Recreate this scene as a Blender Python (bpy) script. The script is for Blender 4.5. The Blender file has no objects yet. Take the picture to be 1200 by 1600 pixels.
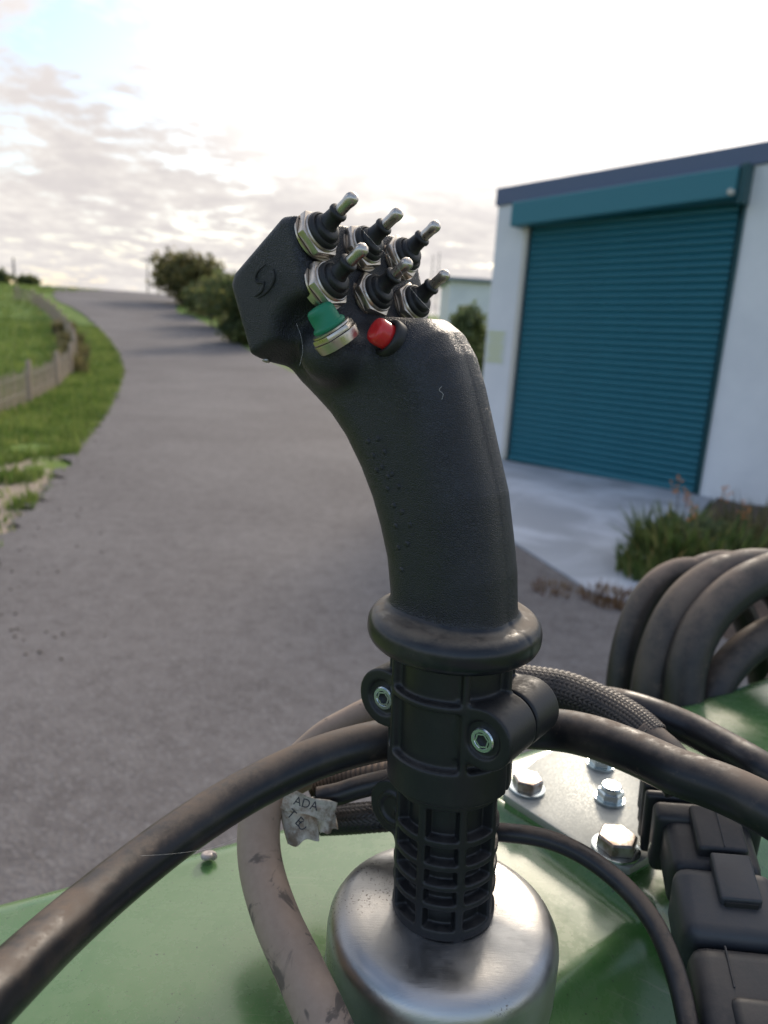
import bpy, bmesh, math, random
import numpy as np
from mathutils import Vector, Matrix
random.seed(7); rng = np.random.default_rng(7)
SC = bpy.context.scene
COL = SC.collection
R_ = math.radians

# ------------------------------------------------------------------ camera
EYE = 1.7
PITCH, ROLL, FPX = R_(14.0), R_(3.7), 1202.0
cf = np.array([0, math.cos(PITCH), -math.sin(PITCH)])
_r0 = np.array([1.0, 0, 0]); _u0 = np.cross(_r0, cf)
cR = math.cos(ROLL)*_r0 + math.sin(ROLL)*_u0
cU = -math.sin(ROLL)*_r0 + math.cos(ROLL)*_u0
cam = bpy.data.cameras.new('camera'); camo = bpy.data.objects.new('camera', cam); COL.objects.link(camo)
M = Matrix.Identity(4)
for i in range(3):
    M[i][0] = cR[i]; M[i][1] = cU[i]; M[i][2] = -cf[i]
M[2][3] = EYE
camo.matrix_world = M
cam.sensor_fit = 'VERTICAL'; cam.sensor_height = 36; cam.sensor_width = 27; cam.lens = FPX/1600*36
cam.clip_start = 0.02; cam.clip_end = 6000
cam.dof.use_dof = True; cam.dof.focus_distance = 0.275; cam.dof.aperture_fstop = 13.0
SC.camera = camo

# ------------------------------------------------------------------ sky, sun, exposure
SUN_EL, SUN_AZ = R_(27), R_(16)          # azimuth clockwise from +Y
sd = Vector((math.sin(SUN_AZ)*math.cos(SUN_EL), math.cos(SUN_AZ)*math.cos(SUN_EL), math.sin(SUN_EL)))
sun = bpy.data.lights.new('sun', 'SUN'); suno = bpy.data.objects.new('sun', sun); COL.objects.link(suno)
sun.energy = 1.3; sun.angle = R_(10); sun.color = (1.0, 0.86, 0.70)
suno.rotation_euler = (-sd).to_track_quat('-Z', 'Y').to_euler()
SC.view_settings.view_transform = 'Standard'; SC.view_settings.look = 'None'
SC.view_settings.exposure = 0.88; SC.view_settings.gamma = 1.0
SC.view_settings.use_curve_mapping = False

class N:                                   # tiny node helper
    def __init__(s, nt): s.nt = nt
    def n(s, t, **k):
        x = s.nt.nodes.new(t)
        for a_, v in k.items(): setattr(x, a_, v)
        return x
    def l(s, a_, b_): s.nt.links.new(a_, b_)
    def val(s, x, sock):
        if isinstance(x, (int, float)): sock.default_value = x
        elif isinstance(x, (tuple, list)):
            sock.default_value = tuple(x) + ((1,) if len(x) == 3 and len(sock.default_value) == 4 else ())
        else: s.l(x, sock)
    def math(s, op, a_, b_=0.0, c=None, clamp=False):
        m = s.n('ShaderNodeMath', operation=op, use_clamp=clamp)
        s.val(a_, m.inputs[0]); s.val(b_, m.inputs[1])
        if c is not None: s.val(c, m.inputs[2])
        return m.outputs[0]
    def mix(s, f, a_, b_, blend='MIX'):
        m = s.n('ShaderNodeMix', data_type='RGBA', blend_type=blend)
        s.val(f, m.inputs[0]); s.val(a_, m.inputs[6]); s.val(b_, m.inputs[7])
        return m.outputs[2]
    def ramp(s, x, lo, hi, to0=0.0, to1=1.0, smooth=True):
        m = s.n('ShaderNodeMapRange', interpolation_type='SMOOTHSTEP' if smooth else 'LINEAR')
        s.val(x, m.inputs[0]); m.inputs[1].default_value = lo; m.inputs[2].default_value = hi
        m.inputs[3].default_value = to0; m.inputs[4].default_value = to1
        return m.outputs[0]
    def noise(s, vec, scale, detail=4, rough=.55, dist=0.0):
        t = s.n('ShaderNodeTexNoise')
        if vec is not None: s.l(vec, t.inputs['Vector'])
        t.inputs['Scale'].default_value = scale; t.inputs['Detail'].default_value = detail
        t.inputs['Roughness'].default_value = rough; t.inputs['Distortion'].default_value = dist
        return t.outputs[0]

world = bpy.data.worlds.new('World'); SC.world = world; world.use_nodes = True
W = N(world.node_tree); world.node_tree.nodes.clear()
out = W.n('ShaderNodeOutputWorld'); bg = W.n('ShaderNodeBackground'); bg.inputs[1].default_value = 0.10
W.l(bg.outputs[0], out.inputs[0])
sky = W.n('ShaderNodeTexSky', sky_type='NISHITA'); sky.sun_disc = False
sky.sun_elevation = SUN_EL; sky.sun_rotation = SUN_AZ; sky.dust_density = 1.3; sky.air_density = 1.1; sky.ozone_density = 2.0
tc = W.n('ShaderNodeTexCoord')
sep = W.n('ShaderNodeSeparateXYZ'); W.l(tc.outputs['Generated'], sep.inputs[0])
zc = W.math('MAXIMUM', sep.outputs[2], 0.0)
den = W.math('ADD', zc, 0.16)
cmb = W.n('ShaderNodeCombineXYZ')
W.l(W.math('DIVIDE', sep.outputs[0], den), cmb.inputs[0]); W.l(W.math('DIVIDE', sep.outputs[1], den), cmb.inputs[1])
mp = W.n('ShaderNodeMapping'); W.l(cmb.outputs[0], mp.inputs[0]); mp.inputs['Location'].default_value = (3.7, 1.9, 0); mp.inputs['Rotation'].default_value = (0, 0, .3)
n_big = W.noise(mp.outputs[0], 0.9, 5, .55, .3)
n_mid = W.noise(mp.outputs[0], 3.2, 5, .6, .4)
n_fine = W.noise(mp.outputs[0], 11.0, 4, .6, .2)
dot = W.n('ShaderNodeVectorMath', operation='DOT_PRODUCT'); W.l(tc.outputs['Generated'], dot.inputs[0]); dot.inputs[1].default_value = sd
glow = W.math('MULTIPLY', W.ramp(dot.outputs['Value'], 0.80, 0.955), W.ramp(sep.outputs[2], 0.10, 0.29, .02, 1.0))
away = W.ramp(dot.outputs['Value'], -0.5, 0.75, 1.0, 0.0)
cov = W.math('ADD', W.math('MULTIPLY', n_big, .42), W.math('ADD', W.math('MULTIPLY', n_mid, .33), W.math('MULTIPLY', n_fine, .25)))
cov = W.math('ADD', cov, W.math('MULTIPLY', glow, .35))
low = W.ramp(sep.outputs[2], 0.02, 0.30, 0.10, 0.0)       # cloud layers seen edge-on thicken towards the horizon
cov = W.math('ADD', cov, low); cov = W.math('SUBTRACT', cov, W.math('MULTIPLY', away, .045))
mask = W.ramp(cov, 0.45, 0.575)
thick = W.ramp(W.math('ADD', W.math('MULTIPLY', n_mid, .65), W.math('MULTIPLY', n_fine, .35)), 0.38, 0.62)
cl_dark = W.mix(away, W.mix(thick, (5.25, 4.95, 4.65), (4.15, 3.88, 3.80)), W.mix(thick, (5.5, 5.8, 6.7), (3.8, 4.05, 4.95)))
hi = W.ramp(sep.outputs[2], .14, .50, 1.0, 1.62)            # thinner, brighter cloud when seen from straight below
hv = W.n('ShaderNodeVectorMath', operation='SCALE'); W.l(cl_dark, hv.inputs[0]); W.l(hi, hv.inputs['Scale']); cl_dark = hv.outputs[0]
cl = W.mix(W.math('MULTIPLY', glow, W.ramp(thick, 0, 1, 1.0, .78)), cl_dark, (13.0, 12.5, 11.8))
skyc = W.mix(1.0, sky.outputs[0], (1.0, 1.0, 1.0), 'MULTIPLY')
W.l(W.mix(mask, skyc, cl), bg.inputs[0])

# ------------------------------------------------------------------ projection helpers (for laying the place out)
ORG = np.array([0, 0, EYE])
def ray(px, py): return cf + cR*(px-600)/FPX + cU*(800-py)/FPX
def P(px, py, d): return ORG + d*ray(px, py)
def Gz(px, py, z):                                   # z relative to the eye
    v = ray(px, py); return ORG + v*(z/v[2])
def sstep(x, a_=0.0, b_=1.0):
    t = np.clip((np.asarray(x, float)-a_)/(b_-a_), 0, 1); return t*t*(3-2*t)
def terr(x, y):
    x = np.asarray(x, float); y = np.asarray(y, float)
    h = 2.25*sstep(y, 12, 62) - 9.0*sstep(y, 66, 300)
    h = h + 0.35*sstep(-x-7, 0, 14)*sstep(y, 8, 20)*(1-sstep(y, 50, 120))
    return h
def T(px, py):                                       # first hit of a sight line on the terrain
    v = ray(px, py); t = np.linspace(1, 130, 26000)
    p = ORG + v[None]*t[:, None]; d = p[:, 2] - terr(p[:, 0], p[:, 1])
    i = np.argmax(d < 0)
    if not (d < 0).any(): i = np.argmin(d[:14000])
    return np.array([p[i, 0], p[i, 1], float(terr(p[i, 0], p[i, 1]))])

# ------------------------------------------------------------------ object helpers
def mesh_obj(name, verts, faces, mat=None, parent=None, smooth=True, auto=None, label=None):
    me = bpy.data.meshes.new(name)
    verts = np.asarray(verts, dtype=np.float32).reshape(-1, 3)
    if isinstance(faces, np.ndarray):
        nf, k = faces.shape
        me.vertices.add(len(verts)); me.vertices.foreach_set('co', verts.ravel())
        me.loops.add(nf*k); me.loops.foreach_set('vertex_index', faces.astype(np.int32).ravel())
        me.polygons.add(nf); me.polygons.foreach_set('loop_start', np.arange(0, nf*k, k, dtype=np.int32))
        me.update(calc_edges=True); me.validate()
    else:
        me.from_pydata(verts.tolist(), [], faces)
    me.polygons.foreach_set('use_smooth', [smooth]*len(me.polygons))
    if auto is not None: me.set_sharp_from_angle(angle=R_(auto))
    if mat: me.materials.append(mat)
    return obj(name, me, parent, label)
def obj(name, me, parent=None, label=None):
    o = bpy.data.objects.new(name, me); COL.objects.link(o)
    if parent is not None:
        o.parent = parent
        o.matrix_parent_inverse = world_of(parent).inverted()
    if label: o['label'] = label
    return o
def world_of(o):
    m = o.matrix_basis.copy()
    while o.parent:
        m = o.parent.matrix_basis @ o.matrix_parent_inverse @ m if False else (o.parent.matrix_basis @ (o.matrix_parent_inverse @ m))
        o = o.parent
    return m
def thing(name, loc, label, cat, group=None):
    o = bpy.data.objects.new(name, None); COL.objects.link(o); o.empty_display_size = .05
    o.location = Vector(loc); return tag(o, label, cat, group)
def tag(o, label, cat, group=None):
    o['label'] = label; o['category'] = cat
    if group: o['group'] = group
    return o
def kind(o, k): o['kind'] = k; return o

class Geo:                                            # collects several shapes into one mesh
    def __init__(s): s.v = []; s.f = []
    def add(s, v, f):
        o = sum(len(a_) for a_ in s.v); s.v.append(np.asarray(v, float))
        s.f += [tuple(i+o for i in ff) for ff in f]; return s
    def out(s, name, mat, parent=None, smooth=True, auto=35, label=None):
        return mesh_obj(name, np.concatenate(s.v), s.f, mat, parent, smooth, auto, label)

def frame(axis, ref=(0, 0, 1)):
    w = np.asarray(axis, float); w = w/np.linalg.norm(w)
    r = np.asarray(ref, float)
    if abs(w@r) > .97: r = np.array([1.0, 0, 0])
    u = np.cross(r, w); u /= np.linalg.norm(u); v = np.cross(w, u)
    return u, v, w
def lathe(profile, origin, axis, n=48, cap=True, rot=0.0, ref=(0, 0, 1)):
    u, v, w = frame(axis, ref); o = np.asarray(origin, float)
    V = []; F = []
    for r, h in profile:
        for k in range(n):
            t = 2*math.pi*k/n + rot
            V.append(o + u*r*math.cos(t) + v*r*math.sin(t) + w*h)
    m = len(profile)
    for i in range(m-1):
        for k in range(n):
            F.append((i*n+k, i*n+(k+1) % n, (i+1)*n+(k+1) % n, (i+1)*n+k))
    if cap:
        F.append(tuple(range(n-1, -1, -1))); F.append(tuple((m-1)*n+k for k in range(n)))
    return np.array(V), F
def catmull(pts, n):
    p = np.asarray(pts, float); k = len(p)
    q = np.vstack([2*p[0]-p[1], p, 2*p[-1]-p[-2]])
    ts = np.linspace(0, k-1-1e-9, n); out_ = []
    for t in ts:
        i = int(t); f = t-i; a_, b_, c, d = q[i], q[i+1], q[i+2], q[i+3]
        out_.append(.5*((2*b_)+(-a_+c)*f+(2*a_-5*b_+4*c-d)*f*f+(-a_+3*b_-3*c+d)*f**3))
    return np.array(out_)
def tube(pts, rad, n=20, seg=90, cap=True, spline=True, shape=None):
    p = catmull(pts, seg) if spline else np.asarray(pts, float)
    m = len(p)
    r = np.interp(np.linspace(0, 1, m), np.linspace(0, 1, len(rad)), rad) if hasattr(rad, '__len__') else np.full(m, rad)
    t = np.gradient(p, axis=0); t /= np.linalg.norm(t, axis=1)[:, None]
    u, v, _ = frame(t[0]); V = []
    for i in range(m):
        u = u - t[i]*(u@t[i]); u /= np.linalg.norm(u); v = np.cross(t[i], u)
        for k in range(n):
            a_ = 2*math.pi*k/n; rr = r[i]*(shape(i/(m-1), a_) if shape else 1)
            V.append(p[i] + rr*(u*math.cos(a_)+v*math.sin(a_)))
    F = [(i*n+k, i*n+(k+1) % n, (i+1)*n+(k+1) % n, (i+1)*n+k) for i in range(m-1) for k in range(n)]
    if cap: F += [tuple(range(n-1, -1, -1)), tuple((m-1)*n+k for k in range(n))]
    return np.array(V), F
def box(c, s, ax=None, bevel=0.0, seg=2, taper=None):
    """box centre c, full size s, axes ax (3 unit rows), rounded edges"""
    bm = bmesh.new(); bmesh.ops.create_cube(bm, size=1)
    for v in bm.verts:
        v.co = Vector((v.co.x*s[0], v.co.y*s[1], v.co.z*s[2]))
        if taper: v.co = Vector(taper(v.co))
    if bevel: bmesh.ops.bevel(bm, geom=bm.edges[:], offset=bevel, segments=seg, profile=.5, affect='EDGES')
    bm.verts.index_update()
    V = np.array([v.co[:] for v in bm.verts]); F = [tuple(v.index for v in f.verts) for f in bm.faces]; bm.free()
    A = np.eye(3) if ax is None else np.array(ax)
    return V@A + np.asarray(c, float), F
def prism(poly, z0, z1, bevel=0.0, seg=2):
    bm = bmesh.new(); vs = [bm.verts.new((p[0], p[1], z0)) for p in poly]; f = bm.faces.new(vs)
    r = bmesh.ops.extrude_face_region(bm, geom=[f])
    for e in r['geom']:
        if isinstance(e, bmesh.types.BMVert): e.co.z = z1
    bmesh.ops.recalc_face_normals(bm, faces=bm.faces[:])
    if bevel: bmesh.ops.bevel(bm, geom=bm.edges[:], offset=bevel, segments=seg, profile=.5, affect='EDGES')
    bm.verts.index_update()
    V = np.array([v.co[:] for v in bm.verts]); F = [tuple(v.index for v in g.verts) for g in bm.faces]; bm.free()
    return V, F

# ------------------------------------------------------------------ materials
def mat(name, base=(.5, .5, .5), rough=.5, metal=0.0, fn=None, coat=0.0, spec=.5, sheen=0.0):
    m = bpy.data.materials.new(name); m.use_nodes = True
    g = N(m.node_tree); b_ = m.node_tree.nodes['Principled BSDF']
    b_.inputs['Base Color'].default_value = (*base, 1); b_.inputs['Roughness'].default_value = rough
    b_.inputs['Metallic'].default_value = metal; b_.inputs['Coat Weight'].default_value = coat
    b_.inputs['Specular IOR Level'].default_value = spec
    if fn: fn(g, b_)
    return m
def oco(g): return g.n('ShaderNodeTexCoord').outputs['Object']
def bump(g, b_, h, dist, strength=1.0, prev=None):
    x = g.n('ShaderNodeBump'); x.inputs['Strength'].default_value = strength; x.inputs['Distance'].default_value = dist
    g.val(h, x.inputs['Height'])
    if prev is not None: g.l(prev, x.inputs['Normal'])
    g.l(x.outputs[0], b_.inputs['Normal']); return x.outputs[0]
def upness(g):
    s = g.n('ShaderNodeSeparateXYZ'); g.l(g.n('ShaderNodeNewGeometry').outputs['Normal'], s.inputs[0]); return s.outputs[2]
def dusty(base, dust, lo, hi, amount, rough=.5, drough=.9, scale=60, bumps=None, streak=None):
    """dust settles on faces that look up, in a patchy film"""
    def fn(g, b_):
        c = oco(g); n1 = g.noise(c, scale, 5, .6); n2 = g.noise(c, scale*6, 4, .7)
        up = g.ramp(upness(g), lo, hi)
        k = g.math('MULTIPLY', up, g.ramp(g.math('ADD', g.math('MULTIPLY', n1, .6), g.math('MULTIPLY', n2, .4)), .36, .60, .22, 1.0))
        k = g.math('ADD', k, g.math('MULTIPLY', g.ramp(n1, .50, .66), .16)); k = g.math('ADD', k, g.math('MULTIPLY', g.ramp(n2, .60, .72), .22))
        k = g.math('MULTIPLY', k, amount, clamp=True)
        g.l(g.mix(k, base, dust), b_.inputs['Base Color'])
        g.l(g.ramp(k, 0, 1, rough, drough), b_.inputs['Roughness'])
        if bumps: bumps(g, b_, c)
    return fn
def leather(g, b_, c):
    mp_ = g.n('ShaderNodeMapping'); g.l(c, mp_.inputs[0]); mp_.inputs['Scale'].default_value = (1, 1, 1.25)
    nz = g.noise(mp_.outputs[0], 500, 2, .5)
    v = g.n('ShaderNodeTexVoronoi', feature='DISTANCE_TO_EDGE'); v.inputs['Scale'].default_value = 1150
    wv = g.n('ShaderNodeVectorMath', operation='ADD'); g.l(mp_.outputs[0], wv.inputs[0])
    sc = g.n('ShaderNodeVectorMath', operation='SCALE'); nn = g.n('ShaderNodeTexNoise'); g.l(c, nn.inputs['Vector']); nn.inputs['Scale'].default_value = 420
    g.l(nn.outputs['Color'], sc.inputs[0]); sc.inputs['Scale'].default_value = .0016; g.l(sc.outputs[0], wv.inputs[1]); g.l(wv.outputs[0], v.inputs['Vector'])
    h = g.math('ADD', g.ramp(v.outputs['Distance'], 0, .25), g.math('MULTIPLY', nz, .6))
    pol = g.ramp(g.noise(c, 32, 3, .5), .35, .65, .45, 1.0)
    bump(g, b_, g.math('MULTIPLY', h, pol), .00023, .8)

M_grip = mat('grip_plastic', fn=dusty((.0145, .0155, .020), (.055, .049, .045), .6, 1.0, .6, rough=.38, drough=.55, scale=45, bumps=leather), spec=.5)
M_collar = mat('collar_rubber', fn=dusty((.010, .0115, .015), (.17, .135, .10), .58, 1.0, .8, rough=.30, drough=.8, scale=45, bumps=lambda g, b_, c: bump(g, b_, g.noise(c, 260, 4, .6), .00012, .4)))
M_stem = mat('stem_plastic', fn=dusty((.010, .0105, .0125), (.045, .04, .036), .55, 1.0, .7, rough=.44, drough=.85, scale=90, bumps=lambda g, b_, c: bump(g, b_, g.noise(c, 900, 4, .6), .00009, .5)))
M_rubber = mat('boot_rubber', fn=dusty((.012, .012, .013), (.06, .05, .04), .5, 1, .5, rough=.5, scale=100))
M_cable = mat('cable_sheath', fn=dusty((.009, .0095, .0125), (.20, .145, .105), .50, 1.0, .72, rough=.34, drough=.85, scale=34, bumps=lambda g, b_, c: bump(g, b_, g.noise(c, 420, 4, .6), .00012, .35)))
M_coil = mat('hose_rubber', fn=dusty((.011, .011, .012), (.23, .17, .13), .05, 1.0, .9, rough=.45, drough=.9, scale=14, bumps=lambda g, b_, c: bump(g, b_, g.noise(c, 300, 4, .6), .0003, .4)))

def tan_fn(g, b_):
    c = oco(g); n1 = g.noise(c, 42, 5, .6, 1.5); n2 = g.noise(c, 300, 4, .6)
    sx = g.n('ShaderNodeMapping'); g.l(c, sx.inputs[0]); sx.inputs['Scale'].default_value = (150, 30, 30)
    n3 = g.noise(sx.outputs[0], 1, 3, .5, .6)
    k = g.math('MAXIMUM', g.math('MULTIPLY', g.ramp(n1, .56, .64), .75), g.math('MULTIPLY', g.ramp(n3, .66, .72), .8))
    cc = g.mix(n2, (.30, .215, .16), (.40, .30, .23))
    g.l(g.mix(k, cc, (.07, .058, .05)), b_.inputs['Base Color'])
    b_.inputs['Roughness'].default_value = .75
    bump(g, b_, n2, .0002, .3)
M_tan = mat('muddy_hose', fn=tan_fn)

def braid_fn(g, b_):
    u = g.n('ShaderNodeUVMap'); mp_ = g.n('ShaderNodeMapping'); g.l(u.outputs[0], mp_.inputs[0])
    s = g.n('ShaderNodeSeparateXYZ'); g.l(mp_.outputs[0], s.inputs[0])
    n1 = g.noise(oco(g), 60, 4, .6)
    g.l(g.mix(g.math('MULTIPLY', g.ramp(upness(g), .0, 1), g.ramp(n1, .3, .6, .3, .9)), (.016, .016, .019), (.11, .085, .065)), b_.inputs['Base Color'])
    b_.inputs['Roughness'].default_value = .45
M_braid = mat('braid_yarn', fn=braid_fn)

def metal_fn(g, b_):
    c = oco(g); n1 = g.noise(c, 55, 6, .65); n2 = g.noise(c, 1000, 2, .5); n3 = g.noise(c, 24, 3, .5)
    sp = g.math('MULTIPLY', g.ramp(n2, .60, .66), g.ramp(n3, .54, .64))
    col = g.mix(n1, (.42, .415, .41), (.60, .59, .575))
    col = g.mix(g.math('MULTIPLY', sp, .85), col, (.10, .065, .04))
    g.l(col, b_.inputs['Base Color'])
    g.l(g.math('ADD', g.ramp(n1, .3, .7, .30, .46), g.math('MULTIPLY', sp, .4)), b_.inputs['Roughness'])
    g.l(g.ramp(sp, 0, 1, 1.0, .2), b_.inputs['Metallic'])
    ms = g.n('ShaderNodeMapping'); g.l(c, ms.inputs[0]); ms.inputs['Rotation'].default_value = (0, 0, .7); ms.inputs['Scale'].default_value = (90, 2600, 400)
    bump(g, b_, g.math('ADD', g.noise(c, 160, 4, .6), g.math('MULTIPLY', g.noise(ms.outputs[0], 1, 3, .6), .6)), .00028, .45)
M_alu = mat('dull_aluminium', fn=metal_fn)
def zinc_fn(g, b_):
    c = oco(g); v = g.n('ShaderNodeTexVoronoi'); g.l(c, v.inputs['Vector']); v.inputs['Scale'].default_value = 900
    n1 = g.noise(c, 40, 5, .6); n2 = g.noise(c, 300, 5, .7)
    col = g.mix(n1, (.30, .315, .305), (.42, .435, .42))
    col = g.mix(g.math('MULTIPLY', g.ramp(n2, .60, .72), .7), col, (.34, .28, .2))
    g.l(col, b_.inputs['Base Color']); g.l(g.ramp(v.outputs['Distance'], 0, .6, .42, .62), b_.inputs['Roughness'])
    b_.inputs['Metallic'].default_value = .6
    bump(g, b_, n2, .0001, .3)
M_zinc = mat('zinc_plate', fn=zinc_fn)
M_chrome = mat('nickel_nut', (.60, .53, .45), .22, 1.0, fn=lambda g, b_: (g.l(g.ramp(g.noise(oco(g), 500, 3), .3, .7, .26, .44), b_.inputs['Roughness'])))
M_lever = mat('lever_steel', (.58, .53, .47), .22, 1.0, fn=lambda g, b_: (g.l(g.ramp(g.noise(oco(g), 700, 3), .3, .7, .24, .42), b_.inputs['Roughness'])))
M_screw = mat('zinc_screw', (.62, .68, .68), .24, 1.0)
M_dark = mat('recess_dark', (.02, .02, .02), .8)
M_bolt = mat('bolt_steel', fn=lambda g, b_: (g.l(g.mix(g.ramp(g.noise(oco(g), 160, 5, .7), .42, .62), (.50, .46, .43), (.26, .20, .16)), b_.inputs['Base Color']), setattr(b_.inputs['Metallic'], 'default_value', .85), setattr(b_.inputs['Roughness'], 'default_value', .38)))
M_green_btn = mat('green_button', (.006, .20, .10), .5, fn=lambda g, b_: bump(g, b_, g.noise(oco(g), 900, 3), .00004, .3))
M_red_btn = mat('red_button', (.62, .02, .022), .38, coat=.3)
M_conn = mat('connector_plastic', fn=dusty((.022, .023, .027), (.12, .10, .085), .5, 1, .35, rough=.45, scale=70, bumps=lambda g, b_, c: bump(g, b_, g.noise(c, 1000, 3), .00008, .5)))
M_conn2 = mat('connector_grey', fn=dusty((.045, .048, .055), (.12, .10, .085), .5, 1, .35, rough=.45, scale=70, bumps=lambda g, b_, c: bump(g, b_, g.noise(c, 1000, 3), .00008, .5)))
def paint_fn(g, b_):
    c = oco(g); n1 = g.noise(c, 9, 5, .6); n2 = g.noise(c, 70, 5, .7); n3 = g.noise(c, 650, 2, .5)
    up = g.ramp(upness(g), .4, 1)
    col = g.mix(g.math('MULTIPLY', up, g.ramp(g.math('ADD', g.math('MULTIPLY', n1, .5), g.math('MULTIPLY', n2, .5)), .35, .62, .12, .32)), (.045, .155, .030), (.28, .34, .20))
    col = g.mix(g.ramp(n3, .70, .74), col, (.03, .03, .02))
    g.l(col, b_.inputs['Base Color']); g.l(g.ramp(n2, .3, .7, .20, .34), b_.inputs['Roughness'])
    b_.inputs['Coat Weight'].default_value = .5; b_.inputs['Coat Roughness'].default_value = .18
    for rot in (.5, 1.7, 2.6):
        ms = g.n('ShaderNodeMapping'); g.l(c, ms.inputs[0]); ms.inputs['Rotation'].default_value = (0, 0, rot); ms.inputs['Scale'].default_value = (14, 900, 60)
        col = g.mix(g.math('MULTIPLY', g.ramp(g.noise(ms.outputs[0], 1, 2, .5, .3), .70, .76), .45), col, (.26, .30, .20))
    col = g.mix(g.math('MULTIPLY', g.ramp(g.noise(c, 1500, 2, .5), .60, .70), g.ramp(n1, .4, .6, .15, .5)), col, (.22, .19, .13))
    g.l(col, b_.inputs['Base Color'])
    bump(g, b_, g.noise(c, 500, 3), .00006, .25)
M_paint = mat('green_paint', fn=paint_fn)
M_paper = mat('label_paper', fn=lambda g, b_: (g.l(g.mix(g.ramp(g.noise(oco(g), 130, 5, .7), .40, .62), (.60, .55, .46), (.27, .21, .15)), b_.inputs['Base Color']), setattr(b_.inputs['Roughness'], 'default_value', .8)))
M_ink = mat('label_ink', (.03, .03, .04), .7)
M_silk = mat('spider_silk', (.8, .78, .74), .4)

def asphalt_fn(g, b_):
    c = oco(g); n1 = g.noise(c, .7, 5, .6); n2 = g.noise(c, 9, 6, .7); v = g.n('ShaderNodeTexVoronoi'); g.l(c, v.inputs['Vector']); v.inputs['Scale'].default_value = 75
    n0 = g.noise(c, .22, 3, .5, 1.0)
    k = g.math('ADD', g.math('MULTIPLY', n0, .25), g.math('ADD', g.math('MULTIPLY', n1, .30), g.math('MULTIPLY', n2, .45)))
    col = g.mix(g.ramp(k, .34, .66), (.115, .102, .099), (.200, .184, .178))
    col = g.mix(g.math('MULTIPLY', g.ramp(v.outputs['Color'], .55, 1.0), .5), col, (.27, .26, .26))
    g.l(col, b_.inputs['Base Color']); b_.inputs['Roughness'].default_value = .88
    bump(g, b_, v.outputs['Distance'], .006, .6)
M_asphalt = mat('asphalt', fn=asphalt_fn, spec=.3)
def conc_fn(g, b_):
    c = oco(g); n1 = g.noise(c, 1.1, 5, .6, .6); n2 = g.noise(c, 30, 5, .7)
    g.l(g.mix(g.math('ADD', g.math('MULTIPLY', g.ramp(n1, .35, .65), .8), g.math('MULTIPLY', n2, .2)), (.33, .34, .36), (.58, .60, .64)), b_.inputs['Base Color'])
    b_.inputs['Roughness'].default_value = .85; bump(g, b_, n2, .004, .4)
M_conc = mat('concrete', fn=conc_fn)
def ground_fn(g, b_):
    c = oco(g); n1 = g.noise(c, .35, 5, .6); n2 = g.noise(c, 3.5, 6, .7); n3 = g.noise(c, 1.6, 4, .6)
    col = g.mix(g.ramp(g.math('ADD', g.math('MULTIPLY', n1, .5), g.math('MULTIPLY', n2, .5)), .36, .64), (.10, .175, .035), (.19, .26, .06))
    col = g.mix(g.math('MULTIPLY', g.ramp(n2, .58, .74), .5), col, (.15, .16, .05))
    s = g.n('ShaderNodeSeparateXYZ'); g.l(c, s.inputs[0])
    dx = g.math('DIVIDE', g.math('ADD', s.outputs[0], 3.7), 1.6); dy = g.math('DIVIDE', g.math('SUBTRACT', s.outputs[1], 6.0), 2.3)
    d = g.math('SQRT', g.math('ADD', g.math('POWER', g.math('ABSOLUTE', dx), 2), g.math('POWER', g.math('ABSOLUTE', dy), 2)))
    k = g.ramp(g.math('ADD', d, g.math('MULTIPLY', g.math('SUBTRACT', n3, .5), 2.2)), .72, 1.05, 1, 0)
    g.l(g.mix(k, col, g.mix(n2, (.30, .23, .17), (.46, .38, .30))), b_.inputs['Base Color'])
    b_.inputs['Roughness'].default_value = .95; bump(g, b_, n2, .05, .5)
M_ground = mat('meadow', fn=ground_fn, spec=.2)
def leaf_mat(name, c1, c2, c3=None, tr=.5, scale=1.5):
    def fn(g, b_):
        i = g.n('ShaderNodeNewGeometry').outputs['Random Per Island']
        n = g.noise(oco(g), scale, 4, .6)
        col = g.mix(g.ramp(n, .38, .62), c1, c2)
        if c3: col = g.mix(g.math('MULTIPLY', g.ramp(i, .80, .95), .8), col, c3)
        col = g.mix(1.0, col, g.mix(i, (.65, .65, .65), (1.3, 1.3, 1.2)), 'MULTIPLY')
        g.l(col, b_.inputs['Base Color']); b_.inputs['Roughness'].default_value = .6
        t = g.n('ShaderNodeBsdfTranslucent'); g.l(col, t.inputs[0]); mx = g.n('ShaderNodeMixShader'); mx.inputs[0].default_value = tr
        g.l(b_.outputs[0], mx.inputs[1]); g.l(t.outputs[0], mx.inputs[2])
        o = [x for x in g.nt.nodes if x.type == 'OUTPUT_MATERIAL'][0]; g.l(mx.outputs[0], o.inputs[0])
    return mat(name, fn=fn)
M_leaf = leaf_mat('hedge_leaf', (.075, .11, .045), (.17, .195, .075), (.25, .22, .08))
M_leaf2 = leaf_mat('autumn_leaf', (.12, .125, .05), (.24, .21, .08), (.36, .28, .10))
M_leaf3 = leaf_mat('shrub_leaf', (.12, .165, .08), (.22, .26, .11), (.25, .25, .11))
M_blade = leaf_mat('sword_leaf', (.07, .13, .03), (.17, .22, .07), (.34, .26, .11), scale=4)
M_grass = leaf_mat('grass_blade', (.11, .18, .035), (.21, .28, .07), (.28, .28, .10), scale=.8)
M_weed = leaf_mat('weed_leaf', (.11, .11, .05), (.21, .185, .09), (.30, .22, .12), scale=2)
M_straw = leaf_mat('dry_stalk', (.16, .10, .06), (.26, .17, .10), (.10, .035, .03), scale=6)
M_orange = mat('orange_flower', (.62, .24, .07), .7)
M_bark = mat('bark', (.11, .085, .06), .9)
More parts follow.
